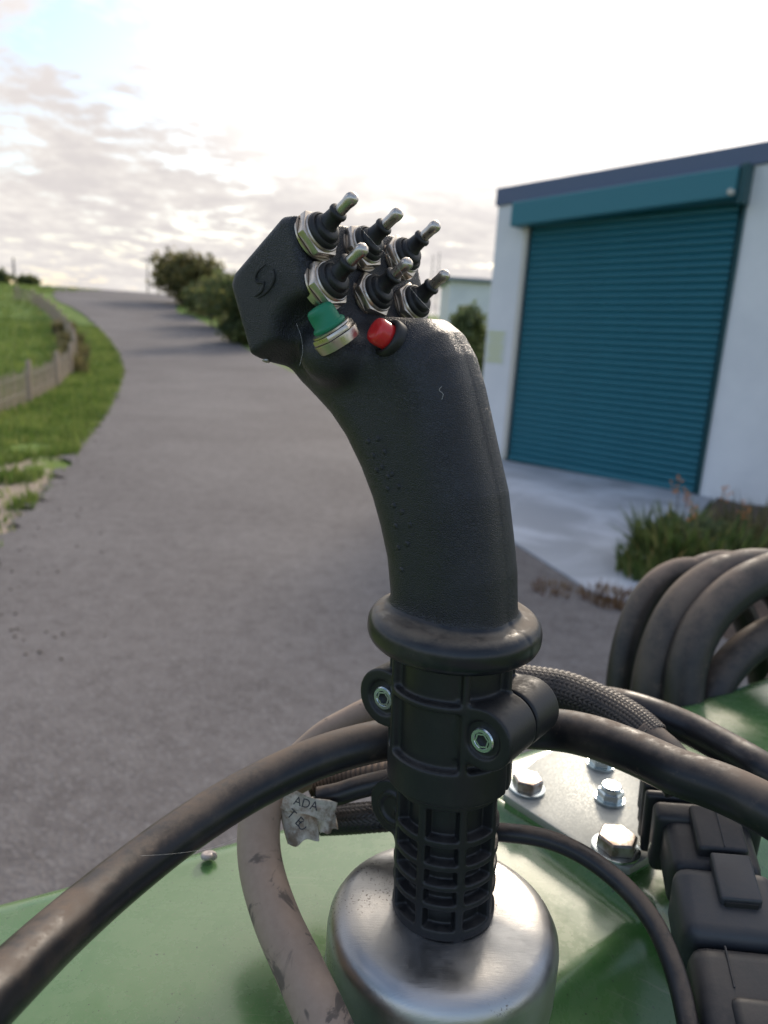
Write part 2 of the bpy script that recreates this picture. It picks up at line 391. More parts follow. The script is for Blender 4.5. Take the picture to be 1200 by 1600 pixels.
M_wood = mat('weathered_pale', fn=lambda g, b_: (g.l(g.mix(g.noise(oco(g), 6, 5, .7), (.27, .20, .14), (.56, .43, .32)), b_.inputs['Base Color']), setattr(b_.inputs['Roughness'], 'default_value', .9)))
M_wire = mat('fence_wire', (.25, .24, .23), .5, .8)
M_soil = mat('soil', fn=lambda g, b_: (g.l(g.mix(g.noise(oco(g), 14, 6, .7), (.04, .028, .022), (.17, .12, .09)), b_.inputs['Base Color']), setattr(b_.inputs['Roughness'], 'default_value', .95), bump(g, b_, g.noise(oco(g), 25, 5), .03, .8)))
M_white = mat('white_render', fn=lambda g, b_: (g.l(g.mix(g.ramp(g.noise(oco(g), 1.2, 5, .65), .3, .7), (.76, .755, .755), (.85, .84, .83)), b_.inputs['Base Color']), setattr(b_.inputs['Roughness'], 'default_value', .8), bump(g, b_, g.noise(oco(g), 60, 4), .004, .3)))
M_teal = mat('teal_slat', fn=lambda g, b_: (g.l(g.mix(g.noise(oco(g), 1.4, 5, .6), (.014, .125, .165), (.022, .175, .22)), b_.inputs['Base Color']), setattr(b_.inputs['Roughness'], 'default_value', .42)))
M_hood = mat('teal_hood', (.035, .19, .235), .45)
M_hoodend = mat('hood_bracket', (.012, .075, .085), .5)
M_fascia = mat('blue_fascia', (.115, .145, .225), .5)
M_cream = mat('cream_rail', (.62, .58, .50), .6)
M_roofm = mat('roof_sheet', (.30, .32, .36), .5)
M_notice = mat('notice_sheet', (.70, .72, .62), .6)
M_yel = mat('notice_lines', (.62, .62, .22), .6)
M_pole = mat('pole_grey', (.16, .15, .14), .8)
M_snail = mat('snail_shell', (.45, .38, .34), .35)
M_tyre = mat('machine_steel', (.02, .05, .022), .5)

# ------------------------------------------------------------------ ground, driveway, apron
def terrain():
    xs = np.unique(np.concatenate([np.linspace(-30, 30, 121), -np.geomspace(30, 3000, 26), np.geomspace(30, 3000, 26)]))
    ys = np.unique(np.concatenate([np.linspace(-12, 90, 205), np.geomspace(90, 4000, 40), [-60, -400, -2000]]))
    X, Y = np.meshgrid(xs, ys, indexing='ij'); Z = terr(X, Y) - .02*((X > -40) & (X < 40))
    V = np.stack([X, Y, Z], -1).reshape(-1, 3); nx, ny = len(xs), len(ys)
    i, j = np.meshgrid(np.arange(nx-1), np.arange(ny-1), indexing='ij'); k = (i*ny+j).ravel()
    return V, np.stack([k, k+ny, k+ny+1, k+1], 1)
kind(mesh_obj('ground', *terrain(), M_ground), 'structure')

L_px = [(0, 845), (45, 793), (87, 745), (136, 682), (165, 645), (182, 612), (191, 584), (187, 560), (175, 538), (160, 520), (135, 495), (112, 480), (85, 465)]
R_px = [(385, 545), (355, 525), (330, 510), (300, 495), (275, 482)]
Ledge = [np.array([-.2, -10, 0]), np.array([-1.6, 1.0, 0])] + [T(*q) for q in L_px]
Redge = [np.array([2.6, -10, 0]), np.array([2.3, 2.0, 0]), np.array([1.9, 4.9, 0]), np.array([1.6, 6.5, 0]), np.array([1.2, 9.6, 0]), np.array([.2, 13, 0]), np.array([-1.5, 18, 0])] + [T(*q) for q in R_px]
ROAD_L = np.array(Ledge); 
l = catmull(Ledge + [Ledge[-1] + np.array([-6, 14, 0])], 160); r = catmull(Redge + [Redge[-1] + np.array([-5, 22, 0])], 160)
rows = []
for k in range(160):
    s = np.linspace(0, 1, 25)[:, None]; e = l[k]*(1-s) + r[k]*s
    if True: e[0, 0] += .07*math.sin(k*1.7) + .06*math.sin(k*4.1) + .04*math.sin(k*9.3)
    e[:, 2] = terr(e[:, 0], e[:, 1]) + .012; rows.append(e)
V = np.array(rows).reshape(-1, 3); i, j = np.meshgrid(np.arange(159), np.arange(24), indexing='ij'); k = (i*25+j).ravel()
kind(mesh_obj('driveway', V, np.stack([k, k+1, k+26, k+25], 1), M_asphalt), 'structure')

A = Gz(785, 720, -EYE); B = Gz(1090, 777, -EYE)
kind(mesh_obj('concrete_apron', *prism([(1.0, 10.25), (1.0, 9.9), (1.06, 6.02), (1.43, 4.89), (1.62, 4.72), (3.62, 8.36), (3.5, 8.5)], -.05, .03, .008), M_conc, auto=30), 'structure')
def patch(poly, z, seed, amp):
    r_ = np.random.default_rng(seed); bm = bmesh.new()
    vs = [bm.verts.new((p[0], p[1], 0)) for p in poly]; bm.faces.new(vs)
    bmesh.ops.triangulate(bm, faces=bm.faces[:]); 
    for _ in range(5): bmesh.ops.subdivide_edges(bm, edges=bm.edges[:], cuts=1, use_grid_fill=True)
    bd = {v for e in bm.edges if e.is_boundary for v in e.verts}
    for v in bm.verts: v.co.z = -.03 if v in bd else z + amp*r_.random()
    bm.verts.index_update(); Vv = np.array([v.co[:] for v in bm.verts]); F = [tuple(v.index for v in g.verts) for g in bm.faces]; bm.free(); return Vv, F
kind(mesh_obj('soil_bed', *patch([(1.66, 4.72), (3.66, 8.36), (9, 4.4), (8, 1.5), (3.0, 3.2), (2.2, 3.9)], .03, 3, .04), M_soil), 'structure')

# ------------------------------------------------------------------ foliage makers
def leaves(centers, normals, size, aspect=.6, jitter=.9, seed=1):
    r_ = np.random.default_rng(seed); n = len(centers)
    d = normals + jitter*r_.normal(size=(n, 3)); d /= np.linalg.norm(d, axis=1)[:, None]
    t = np.cross(d, r_.normal(size=(n, 3))); t /= np.linalg.norm(t, axis=1)[:, None]; b_ = np.cross(d, t)
    s = size*(.6+.8*r_.random(n))[:, None]
    c = centers
    V = np.stack([c - t*s*.1, c + b_*s*aspect*.5 + t*s*.45, c + t*s*1.0 + d*s*.12, c - b_*s*aspect*.5 + t*s*.45], 1).reshape(-1, 3)
    k = np.arange(n)*4
    return V, np.stack([k, k+1, k+2, k+3], 1)
def shrub(name, base, blobs, n, size, material, label, cat, group=None, seed=1, stems=5, stem_h=.6):
    r_ = np.random.default_rng(seed); root = thing(name, base, label, cat, group)
    cs, ns = [], []
    w = np.array([b_[3]*b_[4] for b_ in blobs]); w = w/w.sum()
    for b_, ww in zip(blobs, w):
        m = int(n*ww); d = r_.normal(size=(m, 3)); d /= np.linalg.norm(d, axis=1)[:, None]
        rad = (.45+.55*r_.random(m)**.4)[:, None]
        lump = 1 + .22*np.sin(d[:, :1]*7+b_[0]*3) * np.cos(d[:, 2:]*6+b_[1]) + .15*np.sin(d[:, 1:2]*13+seed)
        p = np.array(base)+np.array([b_[0], b_[1], b_[2]]) + d*rad*lump*np.array([b_[3], b_[3], b_[4]])
        cs.append(p); ns.append(d)
    c = np.concatenate(cs); nn = np.concatenate(ns); keep = c[:, 2] > base[2] - .02
    V, F = leaves(c[keep], nn[keep], size, .6, .9, seed)
    o = mesh_obj('foliage', V, F, material, root, smooth=False)
    g = Geo()
    for k in range(stems):
        b_ = blobs[k % len(blobs)]; e = np.array(base)+np.array([b_[0]+r_.normal()*.15*b_[3], b_[1]+r_.normal()*.15*b_[3], b_[2]+b_[4]*.6])
        s0 = np.array(base)+np.array([b_[0]*.6+r_.normal()*.05, b_[1]*.6, -.03])
        g.add(*tube([s0, (s0+e)/2+r_.normal(size=3)*.08, e], [.05*stem_h, .035*stem_h, .01*stem_h], 6, 8))
    g.out('stem', M_bark, root); return root

c0 = T(262, 472)
D = c0[1]
def at(px, d, z=None):                                # spot on the terrain seen in column px at distance d
    v = ray(px, 470); p = ORG + v*(d/v[1]); return np.array([p[0], p[1], float(terr(p[0], p[1]))])
def shrub_at(px, d, wpx, hpx, n, size, m, label, cat, group=None, seed=1, nb=7):
    b_ = at(px, d); W_ = wpx/FPX*d; H = hpx/FPX*d; r_ = np.random.default_rng(seed); bl = []
    for k in range(nb):
        rr = W_*(.22+.12*r_.random()); bl.append(((r_.random()-.5)*(W_-rr*1.4), (r_.random()-.5)*W_*.5, rr*.7+(H-rr*1.55)*(k/(nb-1))*(.6+.4*r_.random()), rr, rr*.85))
    return shrub('shrub', b_, bl, n, size, m, label, cat, group, seed, 6, H*.5)
shrub_at(296, 46, 105, 92, 5200, .26, M_leaf2, 'tall yellow-green bush on the crest, where the driveway disappears', 'bush', 'bushes along the driveway', 11, 9)
HG = 'bushes along the driveway'
shrub_at(322, 40, 80, 66, 3600, .22, M_leaf, 'green bush just this side of the tall yellow-green bush', 'bush', HG, 12)
shrub_at(346, 34, 96, 84, 4500, .20, M_leaf, 'dark green bush whose right half is hidden by the switch head of the joystick', 'bush', HG, 13)
shrub_at(384, 28, 110, 104, 4500, .20, M_leaf, 'dark green bush hidden behind the joystick head, nearest of the driveway hedge', 'bush', HG, 14)
shrub_at(714, 17, 92, 158, 8000, .12, M_leaf3, 'grey-green bush between the joystick head and the white shed wall', 'bush', None, 15, 8)
for k, (px, d, w, h) in enumerate([(2, 58, 30, 16), (46, 60, 22, 10)]):
    shrub_at(px, d, w, h, 900, .35, M_leaf, ['low dark bush at the far top of the field fence', 'small dark bush on the skyline beside the field fence'][k], 'bush', None, 30+k)

def blades(n, base, spread, h, w_, seed, seg=4, droop=.8):
    r_ = np.random.default_rng(seed); V = []; F = []
    for k in range(n):
        a_ = r_.random()*6.283; rr = spread*math.sqrt(r_.random()); p0 = np.array(base)+np.array([rr*math.cos(a_), rr*math.sin(a_), 0])
        da = a_+r_.normal()*.6; L_ = h*(.55+.6*r_.random()); dr = droop*(.3+.9*r_.random()); d = np.array([math.cos(da), math.sin(da), 0]); s = np.array([-d[1], d[0], 0])
        b0 = len(V)
        for i in range(seg+1):
            t = i/seg; ww = w_*(1-t)**.7*(.7+.5*r_.random())
            c = p0 + d*(t*t*L_*.55*dr) + np.array([0, 0, L_*(t-.45*dr*t*t)])
            V += [c-s*ww, c+s*ww]
        F += [(b0+2*i, b0+2*i+1, b0+2*i+3, b0+2*i+2) for i in range(seg)]
    return V, F

# verge and field grass
def grass(name, n, region, h, seed, wid=.012):
    r_ = np.random.default_rng(seed); p = region(r_, n); m = len(p)
    a_ = r_.random(m)*6.283; lean = .35*r_.random(m); hh = h*(.5+.9*r_.random(m))
    s = np.stack([np.cos(a_), np.sin(a_), 0*a_], 1); t = np.stack([-np.sin(a_), np.cos(a_), 0*a_], 1)
    w_ = wid*(.7+.6*r_.random(m))[:, None]; up = np.array([0, 0, 1.])
    V = np.stack([p-s*w_, p+s*w_, p+s*w_*.5+up*hh[:, None]*.6+t*(lean*hh*.4)[:, None], p+up*hh[:, None]+t*(lean*hh)[:, None]], 1).reshape(-1, 3)
    k = np.arange(m)*4
    return kind(mesh_obj(name, V, np.stack([k, k+1, k+2, k+3], 1), M_grass, smooth=False), 'stuff')
rl = catmull(Ledge, 400)
def edge_x(y): return np.interp(y, rl[:, 1], rl[:, 0])
def verge(r_, n):
    y = 3.2 + 27*r_.random(n)**1.7; off = r_.random(n)**1.4*(3.0+.32*y)
    x = edge_x(y) - off + .07 - .12*r_.random(n)
    d = np.hypot((x+3.7)/1.6, (y-6.0)/2.3)
    keep = (d + .9*(np.sin(x*5.1+1)*np.sin(y*3.7)) > .95) | (r_.random(n) < .05)
    x, y = x[keep], y[keep]
    return np.stack([x, y, terr(x, y)-.02], 1)
o = grass('verge_grass', 90000, verge, .085, 5)
tag(o, 'green grass verge curving along the edge of the driveway', 'grass')
def field(r_, n):
    y = 9 + 45*r_.random(n); x = -6 - 26*r_.random(n)
    lx = edge_x(y)
    keep = x < lx-1.6; return np.stack([x[keep], y[keep], terr(x[keep], y[keep])-.02], 1)
o = grass('field_grass', 26000, field, .14, 6, .03)
tag(o, 'green grass of the field behind the pale fence', 'grass')

# paling fence
Fpx = [(-70, 672), (-20, 655), (20, 638), (50, 625), (85, 606), (108, 586), (116, 566), (112, 545), (100, 522), (84, 500), (66, 484), (46, 473), (20, 466)]
fp = catmull([T(*q) for q in Fpx], 900)
dd = np.concatenate([[0], np.cumsum(np.linalg.norm(np.diff(fp[:, :2], axis=0), axis=1))])
def on_fence(s):
    x = np.interp(s, dd, fp[:, 0]); y = np.interp(s, dd, fp[:, 1]); return np.array([x, y, float(terr(x, y))])
fence = thing('paling_fence', on_fence(0), 'weathered paling fence curving between the field and the grass verge', 'fence')
bm_v, bm_f = [], []
pale_mesh = mesh_obj('pale', *box((0, 0, .29), (.036, .016, .58), None, .004, 1, taper=lambda c: (c.x*(.35 if c.z > 0 else 1), c.y, c.z)), M_wood, fence, smooth=False)
pm = pale_mesh.data; first = pale_mesh
step = .10; ns = int(min(dd[-1]/step, 4000)); far = Geo(); cnt = 0
for k in range(ns):
    s = k*step + random.uniform(-.012, .012); p = on_fence(s); q = on_fence(min(s+.1, dd[-1]))
    ang = math.atan2(q[1]-p[1], q[0]-p[0]); hgt = random.uniform(.9, 1.06)
    Mx = Matrix.Translation(p-np.array([0, 0, .03])) @ Matrix.Rotation(ang, 4, 'Z') @ Matrix.Rotation(random.uniform(-.05, .05), 4, 'Y') @ Matrix.Diagonal((1, 1, hgt, 1))
    if cnt < 290:
        o = first if cnt == 0 else first.copy()
        if cnt: COL.objects.link(o)
        o.parent = fence; o.matrix_parent_inverse = Matrix.Translation(fence.location).inverted(); o.matrix_basis = Mx; cnt += 1
    elif k % 2 == 0:
        v, f = box((0, 0, .29), (.05, .018, .58)); v = np.array([(Mx @ Vector(x))[:] for x in v]); far.add(v, f)
if far.v: kind(far.out('far_pales', M_wood, fence, False, None), 'stuff')
for zz in (.18, .44):
    mesh_obj('wire', *tube([on_fence(s)+np.array([0, 0, zz]) for s in np.linspace(0, dd[-1], 220)], .006, 5, spline=False), M_wire, fence)
for s in list(np.arange(.8, min(dd[-1], 60), 2.4)):
    p = on_fence(s); mesh_obj('post', *lathe([(.045, -.1), (.043, .66), (.028, .69)], p+np.array([0.02, .03, 0]), (0, 0, 1), 10), M_wood, fence, auto=35)

for k, (s_, n_) in enumerate([(8.5, 260), (11.5, 300), (14.5, 320), (18, 380)]):
    q = on_fence(s_); V_, F_ = blades(n_, q, .38, .62, .016, 70+k, 3, .7)
    br = thing('bramble', q, ['straggly brown-green weeds at the bend of the pale fence, nearest of the weed clumps', 'second clump of straggly weeds up the pale fence', 'third clump of straggly weeds up the pale fence, past the bend', 'farthest clump of straggly weeds on the pale fence'][k], 'weeds', 'weeds along the fence')
    kind(mesh_obj('weed_stems', V_, np.array(F_), M_weed, br, smooth=False), 'stuff')
g = Geo(); rs_ = np.random.default_rng(77)
for k in range(130):
    y_ = 3.4+9*rs_.random()**1.4; x_ = float(edge_x(y_))+abs(rs_.normal())*.35; z_ = rs_.random()*.006+.003
    v_, f_ = box((x_, y_, float(terr(x_, y_))+.012+z_*.4), (z_*2, z_*1.5, z_), None, z_*.25, 1); g.add(v_, f_)
tag(kind(g.out('loose_stones', M_bark, None, False, None), 'stuff'), 'loose grit and small stones along the left edge of the driveway', 'grit')

# poles on the skyline
def pole(px, d, py_top, rad, label, arms=True):
    b_ = at(px, d); v = ray(px, py_top); top = ORG + v*(d/v[1]); h = top[2]-b_[2]
    r_ = thing('utility_pole', b_, label, 'pole')
    mesh_obj('post', *lathe([(rad, -.2), (rad*.7, h)], b_, (0, 0, 1), 10), M_pole, r_)
    if arms: mesh_obj('crossarm', *box(b_+np.array([0, 0, h*.93]), (rad*16, rad*1.4, rad*1.4), None, .01, 1), M_pole, r_, smooth=False)
pole(24, 62, 403, .10, 'dark utility pole on the skyline above the field fence', False)
pole(231, 70, 402, .07, 'thin mast on the skyline beside the tall yellow-green bush')
pole(672, 80, 398, .07, 'thin mast seen just behind the toggle switches', False)
pole(681, 80, 394, .07, 'second thin mast, close beside the other behind the toggle switches', False)

# white building behind
wb = thing('white_building', (9, 34, .8), 'low white building behind the shed, beyond the grey-green bush', 'building')
hb = 1.7 + 34*62/FPX
g = Geo(); g.add(*box((7.6, 37, hb/2+.1), (10.9, 7, hb-.2), None, .02, 1)); g.out('wall', M_white, wb)
mesh_obj('roof', *box((7.6, 37, hb+.08), (11.4, 7.6, .16), None, .03, 1), M_roofm, wb)

# ------------------------------------------------------------------ shed
a2 = (A+B)/2; du = np.array([B[0]-A[0], B[1]-A[1], 0]); DW = np.linalg.norm(du); du = du/DW           # along the front
dn = np.array([du[1], -du[0], 0]); dn = dn if dn@np.array([0, -1, 0]) > 0 else -dn                       # outward
AX = [du, -dn, np.array([0, 0, 1.0])]
A0 = np.array([A[0], A[1], 0.0])
def S(s, o_, z): return A0 + du*s + dn*o_ + np.array([0, 0, z])
shed = thing('shed', S(DW/2, 0, 0), 'white rendered shed with a closed teal roller door and blue fascia', 'building')
ZT = 2.95; ZF0, ZF1 = 3.225, 3.41
sL = -.43; sR = DW+4.6
RS = .092                                             # the mono-pitch roof rises along the front
def wallbox(name, s0, s1, z0, z1, o0=-.25, o1=0.0, m=None, bev=.01, p=shed, sb=0.0, st=0.0):
    def tp(c):
        s_ = c.x+(s0+s1)/2; return (c.x, c.y, c.z + (st if c.z > 0 else sb)*s_)
    return mesh_obj(name, *box(S((s0+s1)/2, (o0+o1)/2, (z0+z1)/2), (s1-s0, o1-o0, z1-z0), AX, bev, 1, taper=tp), m or M_white, p, auto=30)
wallbox('wall', sL, -.005, -.1, ZF0, st=RS)
wallbox('wall', DW+.005, sR, -.1, ZF0, st=RS)
wallbox('wall', -.003, DW+.003, ZT+.12, ZF0-.002, -.25, -.004, sb=.05, st=RS)
wallbox('wall', sL, sL+.2, -.1, ZF0, -6.0, -.252, st=RS)
wallbox('wall', sR-.2, sR, -.1, ZF0, -6.0, -.252, st=RS)
wallbox('wall', sL+.202, sR-.202, -.1, ZF0, -6.0, -5.8, st=RS)
wallbox('roof', sL-.03, sR+.1, ZF0+.02, ZF0+.11, -6.1, -.05, M_roofm, sb=RS, st=RS)
wallbox('fascia', sL-.02, sR+.1, ZF0-.02, ZF1, -.045, .035, M_fascia, .006, sb=RS, st=RS)
wallbox('guide_rail', -.003, .055, .03, ZT, .002, .035, M_cream, .004)
wallbox('guide_rail', DW-.02, DW+.012, .03, ZT+.15, .002, .03, M_hoodend, .004)
# roller curtain
vUP = np.array([0, 0, 1.0])
door = wallbox('roller_door', .062, DW-.052, .02, ZT, -.10, -.06, M_hoodend, .002)
NS = 40; sh = (ZT-.04)/(NS-1); prof = []
for k in range(9):
    t = k/8; prof.append((-.045 + .026*math.sin(math.pi*t)**.8, .002 + t*(sh*1.03-.002)))
sm = None
for k in range(NS):
    z = .035 + k*sh
    if sm is None:
        V = []; 
        for s in (.072, DW-.062):
            for o_, zz in prof: V.append(S(s, o_, zz)-S(0, 0, 0))
            V.append(S(s, -.058, prof[-1][1])-S(0, 0, 0)); V.append(S(s, -.058, prof[0][1])-S(0, 0, 0))
        n = 11; F = [(i, (i+1) % n, n+(i+1) % n, n+i) for i in range(n)] + [tuple(range(n-1, -1, -1)), tuple(range(n, 2*n))]
        o = mesh_obj('slat', V, F, M_teal, door, auto=50); sm = o
    else:
        o = sm.copy(); COL.objects.link(o)
    o.parent = door; o.matrix_parent_inverse = Matrix.Identity(4); o.matrix_basis = Matrix.Translation(S(0, 0, z)) @ Matrix.Rotation(math.atan(.055*(z/ZT)), 4, Vector(np.cross(du, vUP)))
wallbox('bottom_bar', .07, DW-.06, .028, .075, -.09, -.005, M_teal, .004, door)
wallbox('roller_hood', -.085, DW-.055, 2.895, 3.17, .003, .25, M_hood, .012, sb=.088, st=RS)
wallbox('hood_bracket', DW-.05, DW+.03, 2.83, 3.20, .003, .21, M_hoodend, .01, sb=.088, st=RS)
mesh_obj('bracket_knob', *lathe([(.03, 0), (.03, .05), (.018, .06)], S(DW-.085, .25, 3.15), dn, 16), M_cream, shed, auto=40)
nb = thing('wall_notice', S(-.2, 0, 1.3), 'small pale notice with faint yellow lines on the shed pier left of the roller door', 'notice')
nb_z = 1.45
mesh_obj('sheet', *box(S(-.27, .006, nb_z), (.27, .006, .42), AX, .001, 1), M_notice, nb, smooth=False)
g = Geo()
for k in range(7): g.add(*box(S(-.27, .011, nb_z+.17-k*.056), (.22-.03*(k % 3), .003, .018), AX))
g.out('printed_lines', M_yel, nb, False, None)

# planting by the shed
def clump(name, base, n, spread, h, w_, m, label, cat, seed, flowers=0):
    r = thing(name, base, label, cat); V, F = blades(n, base, spread, h, w_, seed)
    kind(mesh_obj('leaf_blades', V, np.array(F), m, r, smooth=False), 'stuff')
    r_ = np.random.default_rng(seed+50)
    if flowers:
        dd_ = r_.normal(size=(2600, 3)); dd_ /= np.linalg.norm(dd_, axis=1)[:, None]; dd_[:, 2] = np.abs(dd_[:, 2])
        pp_ = np.array(base)+dd_*(.35+.65*r_.random(2600)**.5)[:, None]*np.array([.46, .40, .36])*(1+.2*np.sin(dd_[:, :1]*9)*np.cos(dd_[:, 1:2]*8))
        kind(mesh_obj('foliage', *leaves(pp_, dd_, .055, .5, .9, seed), M_leaf3, r, smooth=False), 'stuff')
    for k in range(flowers):
        p0 = np.array(base)+np.array([r_.normal()*.2, r_.normal()*.2, .1]); tip = p0+np.array([r_.normal()*.10, r_.normal()*.08, h*(.85+.3*r_.random())])
        st = mesh_obj('flower_stalk', *tube([p0, (p0+tip)/2+np.array([.03, 0, .02]), tip], [.005, .003], 5, 8), M_straw, r)
        gg = Geo()
        for i in range(9):
            c = tip + np.array([r_.normal()*.016, r_.normal()*.016, -i*.014]); gg.add(*lathe([(.003, 0), (.009, .010), (.002, .026)], c, r_.normal(size=3)+np.array([0, 0, .7]), 5))
        kind(gg.out('flower', M_orange, st, False, None), 'stuff')
    return r
cb = Gz(1075, 895, -EYE); cb[2] = .03
clump('flowering_clump', cb, 800, .42, .50, .024, M_blade, 'green sword-leaved clump with orange flower spikes in front of the shed', 'plant', 3, 5)
for k, (px, py, n, sp, h, lab) in enumerate([(1175, 880, 500, .3, .55, 'brownish grassy plant at the right of the orange-flowered clump'), (1010, 905, 260, .22, .28, 'low green tuft at the foot of the orange-flowered clump')]):
    q = Gz(px, py, -EYE); q[2] = .03
    clump('grassy_plant', q, n, sp, h, .010, [M_weed, M_blade][k], lab, 'plant', 8+k)
for k, (px, py, n, sp, h, lab) in enumerate([(955, 940, 300, .20, .10, 'patch of dry reddish-brown growth at the corner of the concrete apron'), (865, 925, 90, .16, .07, 'sparse wisp of dry straw lying on the asphalt near the apron corner'), (1010, 955, 160, .22, .08, 'strip of dry brown stalks along the edge of the soil bed')]):
    q = Gz(px, py, -EYE); q[2] = .01
    clump('dry_tuft', q, n, sp, h, .006, M_straw, lab, 'plant', 20+k)

# ------------------------------------------------------------------ green machine body
e_px = [(0, 1435), (200, 1370), (330, 1332), (600, 1275), (790, 1205), (1100, 1095), (1200, 1072)]
ZH = -.265
ep = np.array([Gz(x, y, ZH)[:2] for x, y in e_px])
ex = np.concatenate([[ep[0, 0]-.25], ep[:, 0], [ep[-1, 0]+.45]]); ey = np.concatenate([[ep[0, 1]-.135], ep[:, 1], [ep[-1, 1]+.16]])
def yedge(x):
    c = np.poly1d(np.polyfit(ex, ey, 4)); return c(x)
def g2(px, py): return Gz(px, py, ZH)[:2]
R1a, R1b = g2(800, 1292), g2(1000, 1440)
R2a, R2b = g2(850, 1545), g2(1010, 1432)
L1a, L1b = g2(400, 1345), g2(480, 1620)
def sdist(x, y, p, q):
    d = (q-p)/np.linalg.norm(q-p); return (x-p[0])*(-d[1]) + (y-p[1])*d[0]
def hood_z(x, y):
    z = np.full_like(x, ZH, dtype=float)
    t = yedge(x)-y
    z += .004*sstep(t, 0, .09)
    d1 = sdist(x, y, R1a, R1b)                           # far side positive
    m1 = sstep(x, .045, .075)*(1-sstep(x, .16, .20))
    z += .0045*sstep(d1, -.006, .006)*m1
    z += .0035*np.exp(-(d1/.006)**2)*m1
    d2 = -sdist(x, y, R2a, R2b)                           # near side positive
    z -= np.minimum(.75*np.maximum(d2, 0)**1.0, .06)*sstep(d2, -.002, .012)*sstep(x, .05, .10)
    d3 = -sdist(x, y, L1a, L1b)
    return z
xs = np.unique(np.concatenate([np.linspace(-.45, .8, 120), np.linspace(.03, .22, 120)]))
ts = np.concatenate([np.linspace(.38, .30, 8, endpoint=False), np.linspace(.30, 0.0, 150)])
rows = []
for dz, dy in ((.9, .03), (.3, .028), (.06, .022), (.02, .016), (.006, .007)):
    rows.append(np.stack([xs, yedge(xs)-.38-dy, hood_z(xs, yedge(xs)-.38)+EYE-dz], 1))
for t in ts:
    y = yedge(xs)-t; rows.append(np.stack([xs, y, hood_z(xs, y)+EYE], 1))
for a_ in np.linspace(.12, 1.5, 10):
    y = yedge(xs)+.022*math.sin(a_); rows.append(np.stack([xs, y, hood_z(xs, yedge(xs))+EYE-.022*(1-math.cos(a_))], 1))
for dz in (.05, .2, .6, .95): rows.append(np.stack([xs, yedge(xs)+.024+dz*.02, np.full_like(xs, ZH+EYE-dz)], 1))
V = np.array(rows); nr, nx = V.shape[:2]; i, j = np.meshgrid(np.arange(nr-1), np.arange(nx-1), indexing='ij'); k = (i*nx+j).ravel()
mach = thing('machine_body', (0, .1, EYE-.265-.9), 'glossy green painted bonnet of the machine that the joystick is fixed to', 'machine')
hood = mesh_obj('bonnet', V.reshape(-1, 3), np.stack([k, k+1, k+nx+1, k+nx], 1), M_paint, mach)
mesh_obj('chassis', *box((.15, .13, EYE-.265-.62), (1.0, .16, .5), None, .03, 2), M_tyre, mach)

# ------------------------------------------------------------------ SDF tools
def surface_nets(Fd, org, h):
    nx, ny, nz = Fd.shape; ins = Fd < 0
    acc = np.zeros((nx-1, ny-1, nz-1, 3), np.float32); cnt = np.zeros((nx-1, ny-1, nz-1), np.float32)
    for ax in range(3):
        for a_ in (0, 1):
            for b_ in (0, 1):
                off = [0, 0, 0]; o1, o2 = [k for k in range(3) if k != ax]; off[o1] = a_; off[o2] = b_
                s0 = tuple(slice(off[k], off[k]+n-1) for k, n in enumerate((nx, ny, nz)))
                off2 = off[:]; off2[ax] += 1; s1 = tuple(slice(off2[k], off2[k]+n-1) for k, n in enumerate((nx, ny, nz)))
                f0, f1 = Fd[s0], Fd[s1]; c = (ins[s0] != ins[s1])
                t = np.where(c, f0/(f0-f1+1e-12), 0)
                cnt += c
                for k in range(3): acc[..., k] += np.where(c, off[k] + (t if k == ax else 0), 0)
    act = cnt > 0; idx = -np.ones(act.shape, np.int64); idx[act] = np.arange(act.sum())
    cell = np.argwhere(act); V = (cell + acc[act]/cnt[act][:, None])*h + np.asarray(org); Fs = []
    for ax in range(3):
        o1, o2 = [k for k in range(3) if k != ax]
        s0 = [slice(None)]*3; s1 = [slice(None)]*3; s0[ax] = slice(0, -1); s1[ax] = slice(1, None)
        c = ins[tuple(s0)] != ins[tuple(s1)]; e = np.argwhere(c)
        e = e[(e[:, o1] > 0) & (e[:, o2] > 0)]
        e = e[(e[:, o1] < Fd.shape[o1]-1) & (e[:, o2] < Fd.shape[o2]-1)]
        flip = ins[tuple(e.T)]
        q = []
        for d1, d2 in ((0, 0), (1, 0), (1, 1), (0, 1)):
            t = e.copy(); t[:, o1] -= d1; t[:, o2] -= d2; q.append(idx[tuple(t.T)])
        q = np.stack(q, 1)
        if ax == 1: flip = ~flip
        q[~flip] = q[~flip][:, ::-1]; Fs.append(q)
    return V, np.concatenate(Fs)
def smin(a_, b_, k):
    h = np.clip(.5+.5*(b_-a_)/k, 0, 1); return b_*(1-h)+a_*h-k*h*(1-h)
def smax(a_, b_, k): return -smin(-a_, -b_, k)
def blur(Fd, n=1):
    for _ in range(n):
        for ax in range(3):
            G = Fd.copy(); s = [slice(None)]*3; a_ = s[:]; b_ = s[:]; c = s[:]
            a_[ax] = slice(0, -2); b_[ax] = slice(2, None); c[ax] = slice(1, -1)
            G[tuple(c)] = .25*Fd[tuple(a_)]+.5*Fd[tuple(c)]+.25*Fd[tuple(b_)]; Fd = G
    return Fd
def poly_sdf(X, Y, poly):
    p = np.array(poly, float); n = len(p); d = np.full(X.shape, 1e9); sgn = np.zeros(X.shape, bool)
    for i in range(n):
        a_, b_ = p[i], p[(i+1) % n]; e = b_-a_; wx, wy = X-a_[0], Y-a_[1]
        t = np.clip((wx*e[0]+wy*e[1])/(e@e), 0, 1); d = np.minimum(d, (wx-e[0]*t)**2+(wy-e[1]*t)**2)
        c = ((a_[1] > Y) != (b_[1] > Y)) & (X < (b_[0]-a_[0])*(Y-a_[1])/(b_[1]-a_[1]+1e-12)+a_[0]); sgn ^= c
    return np.where(sgn, -1, 1)*np.sqrt(d)

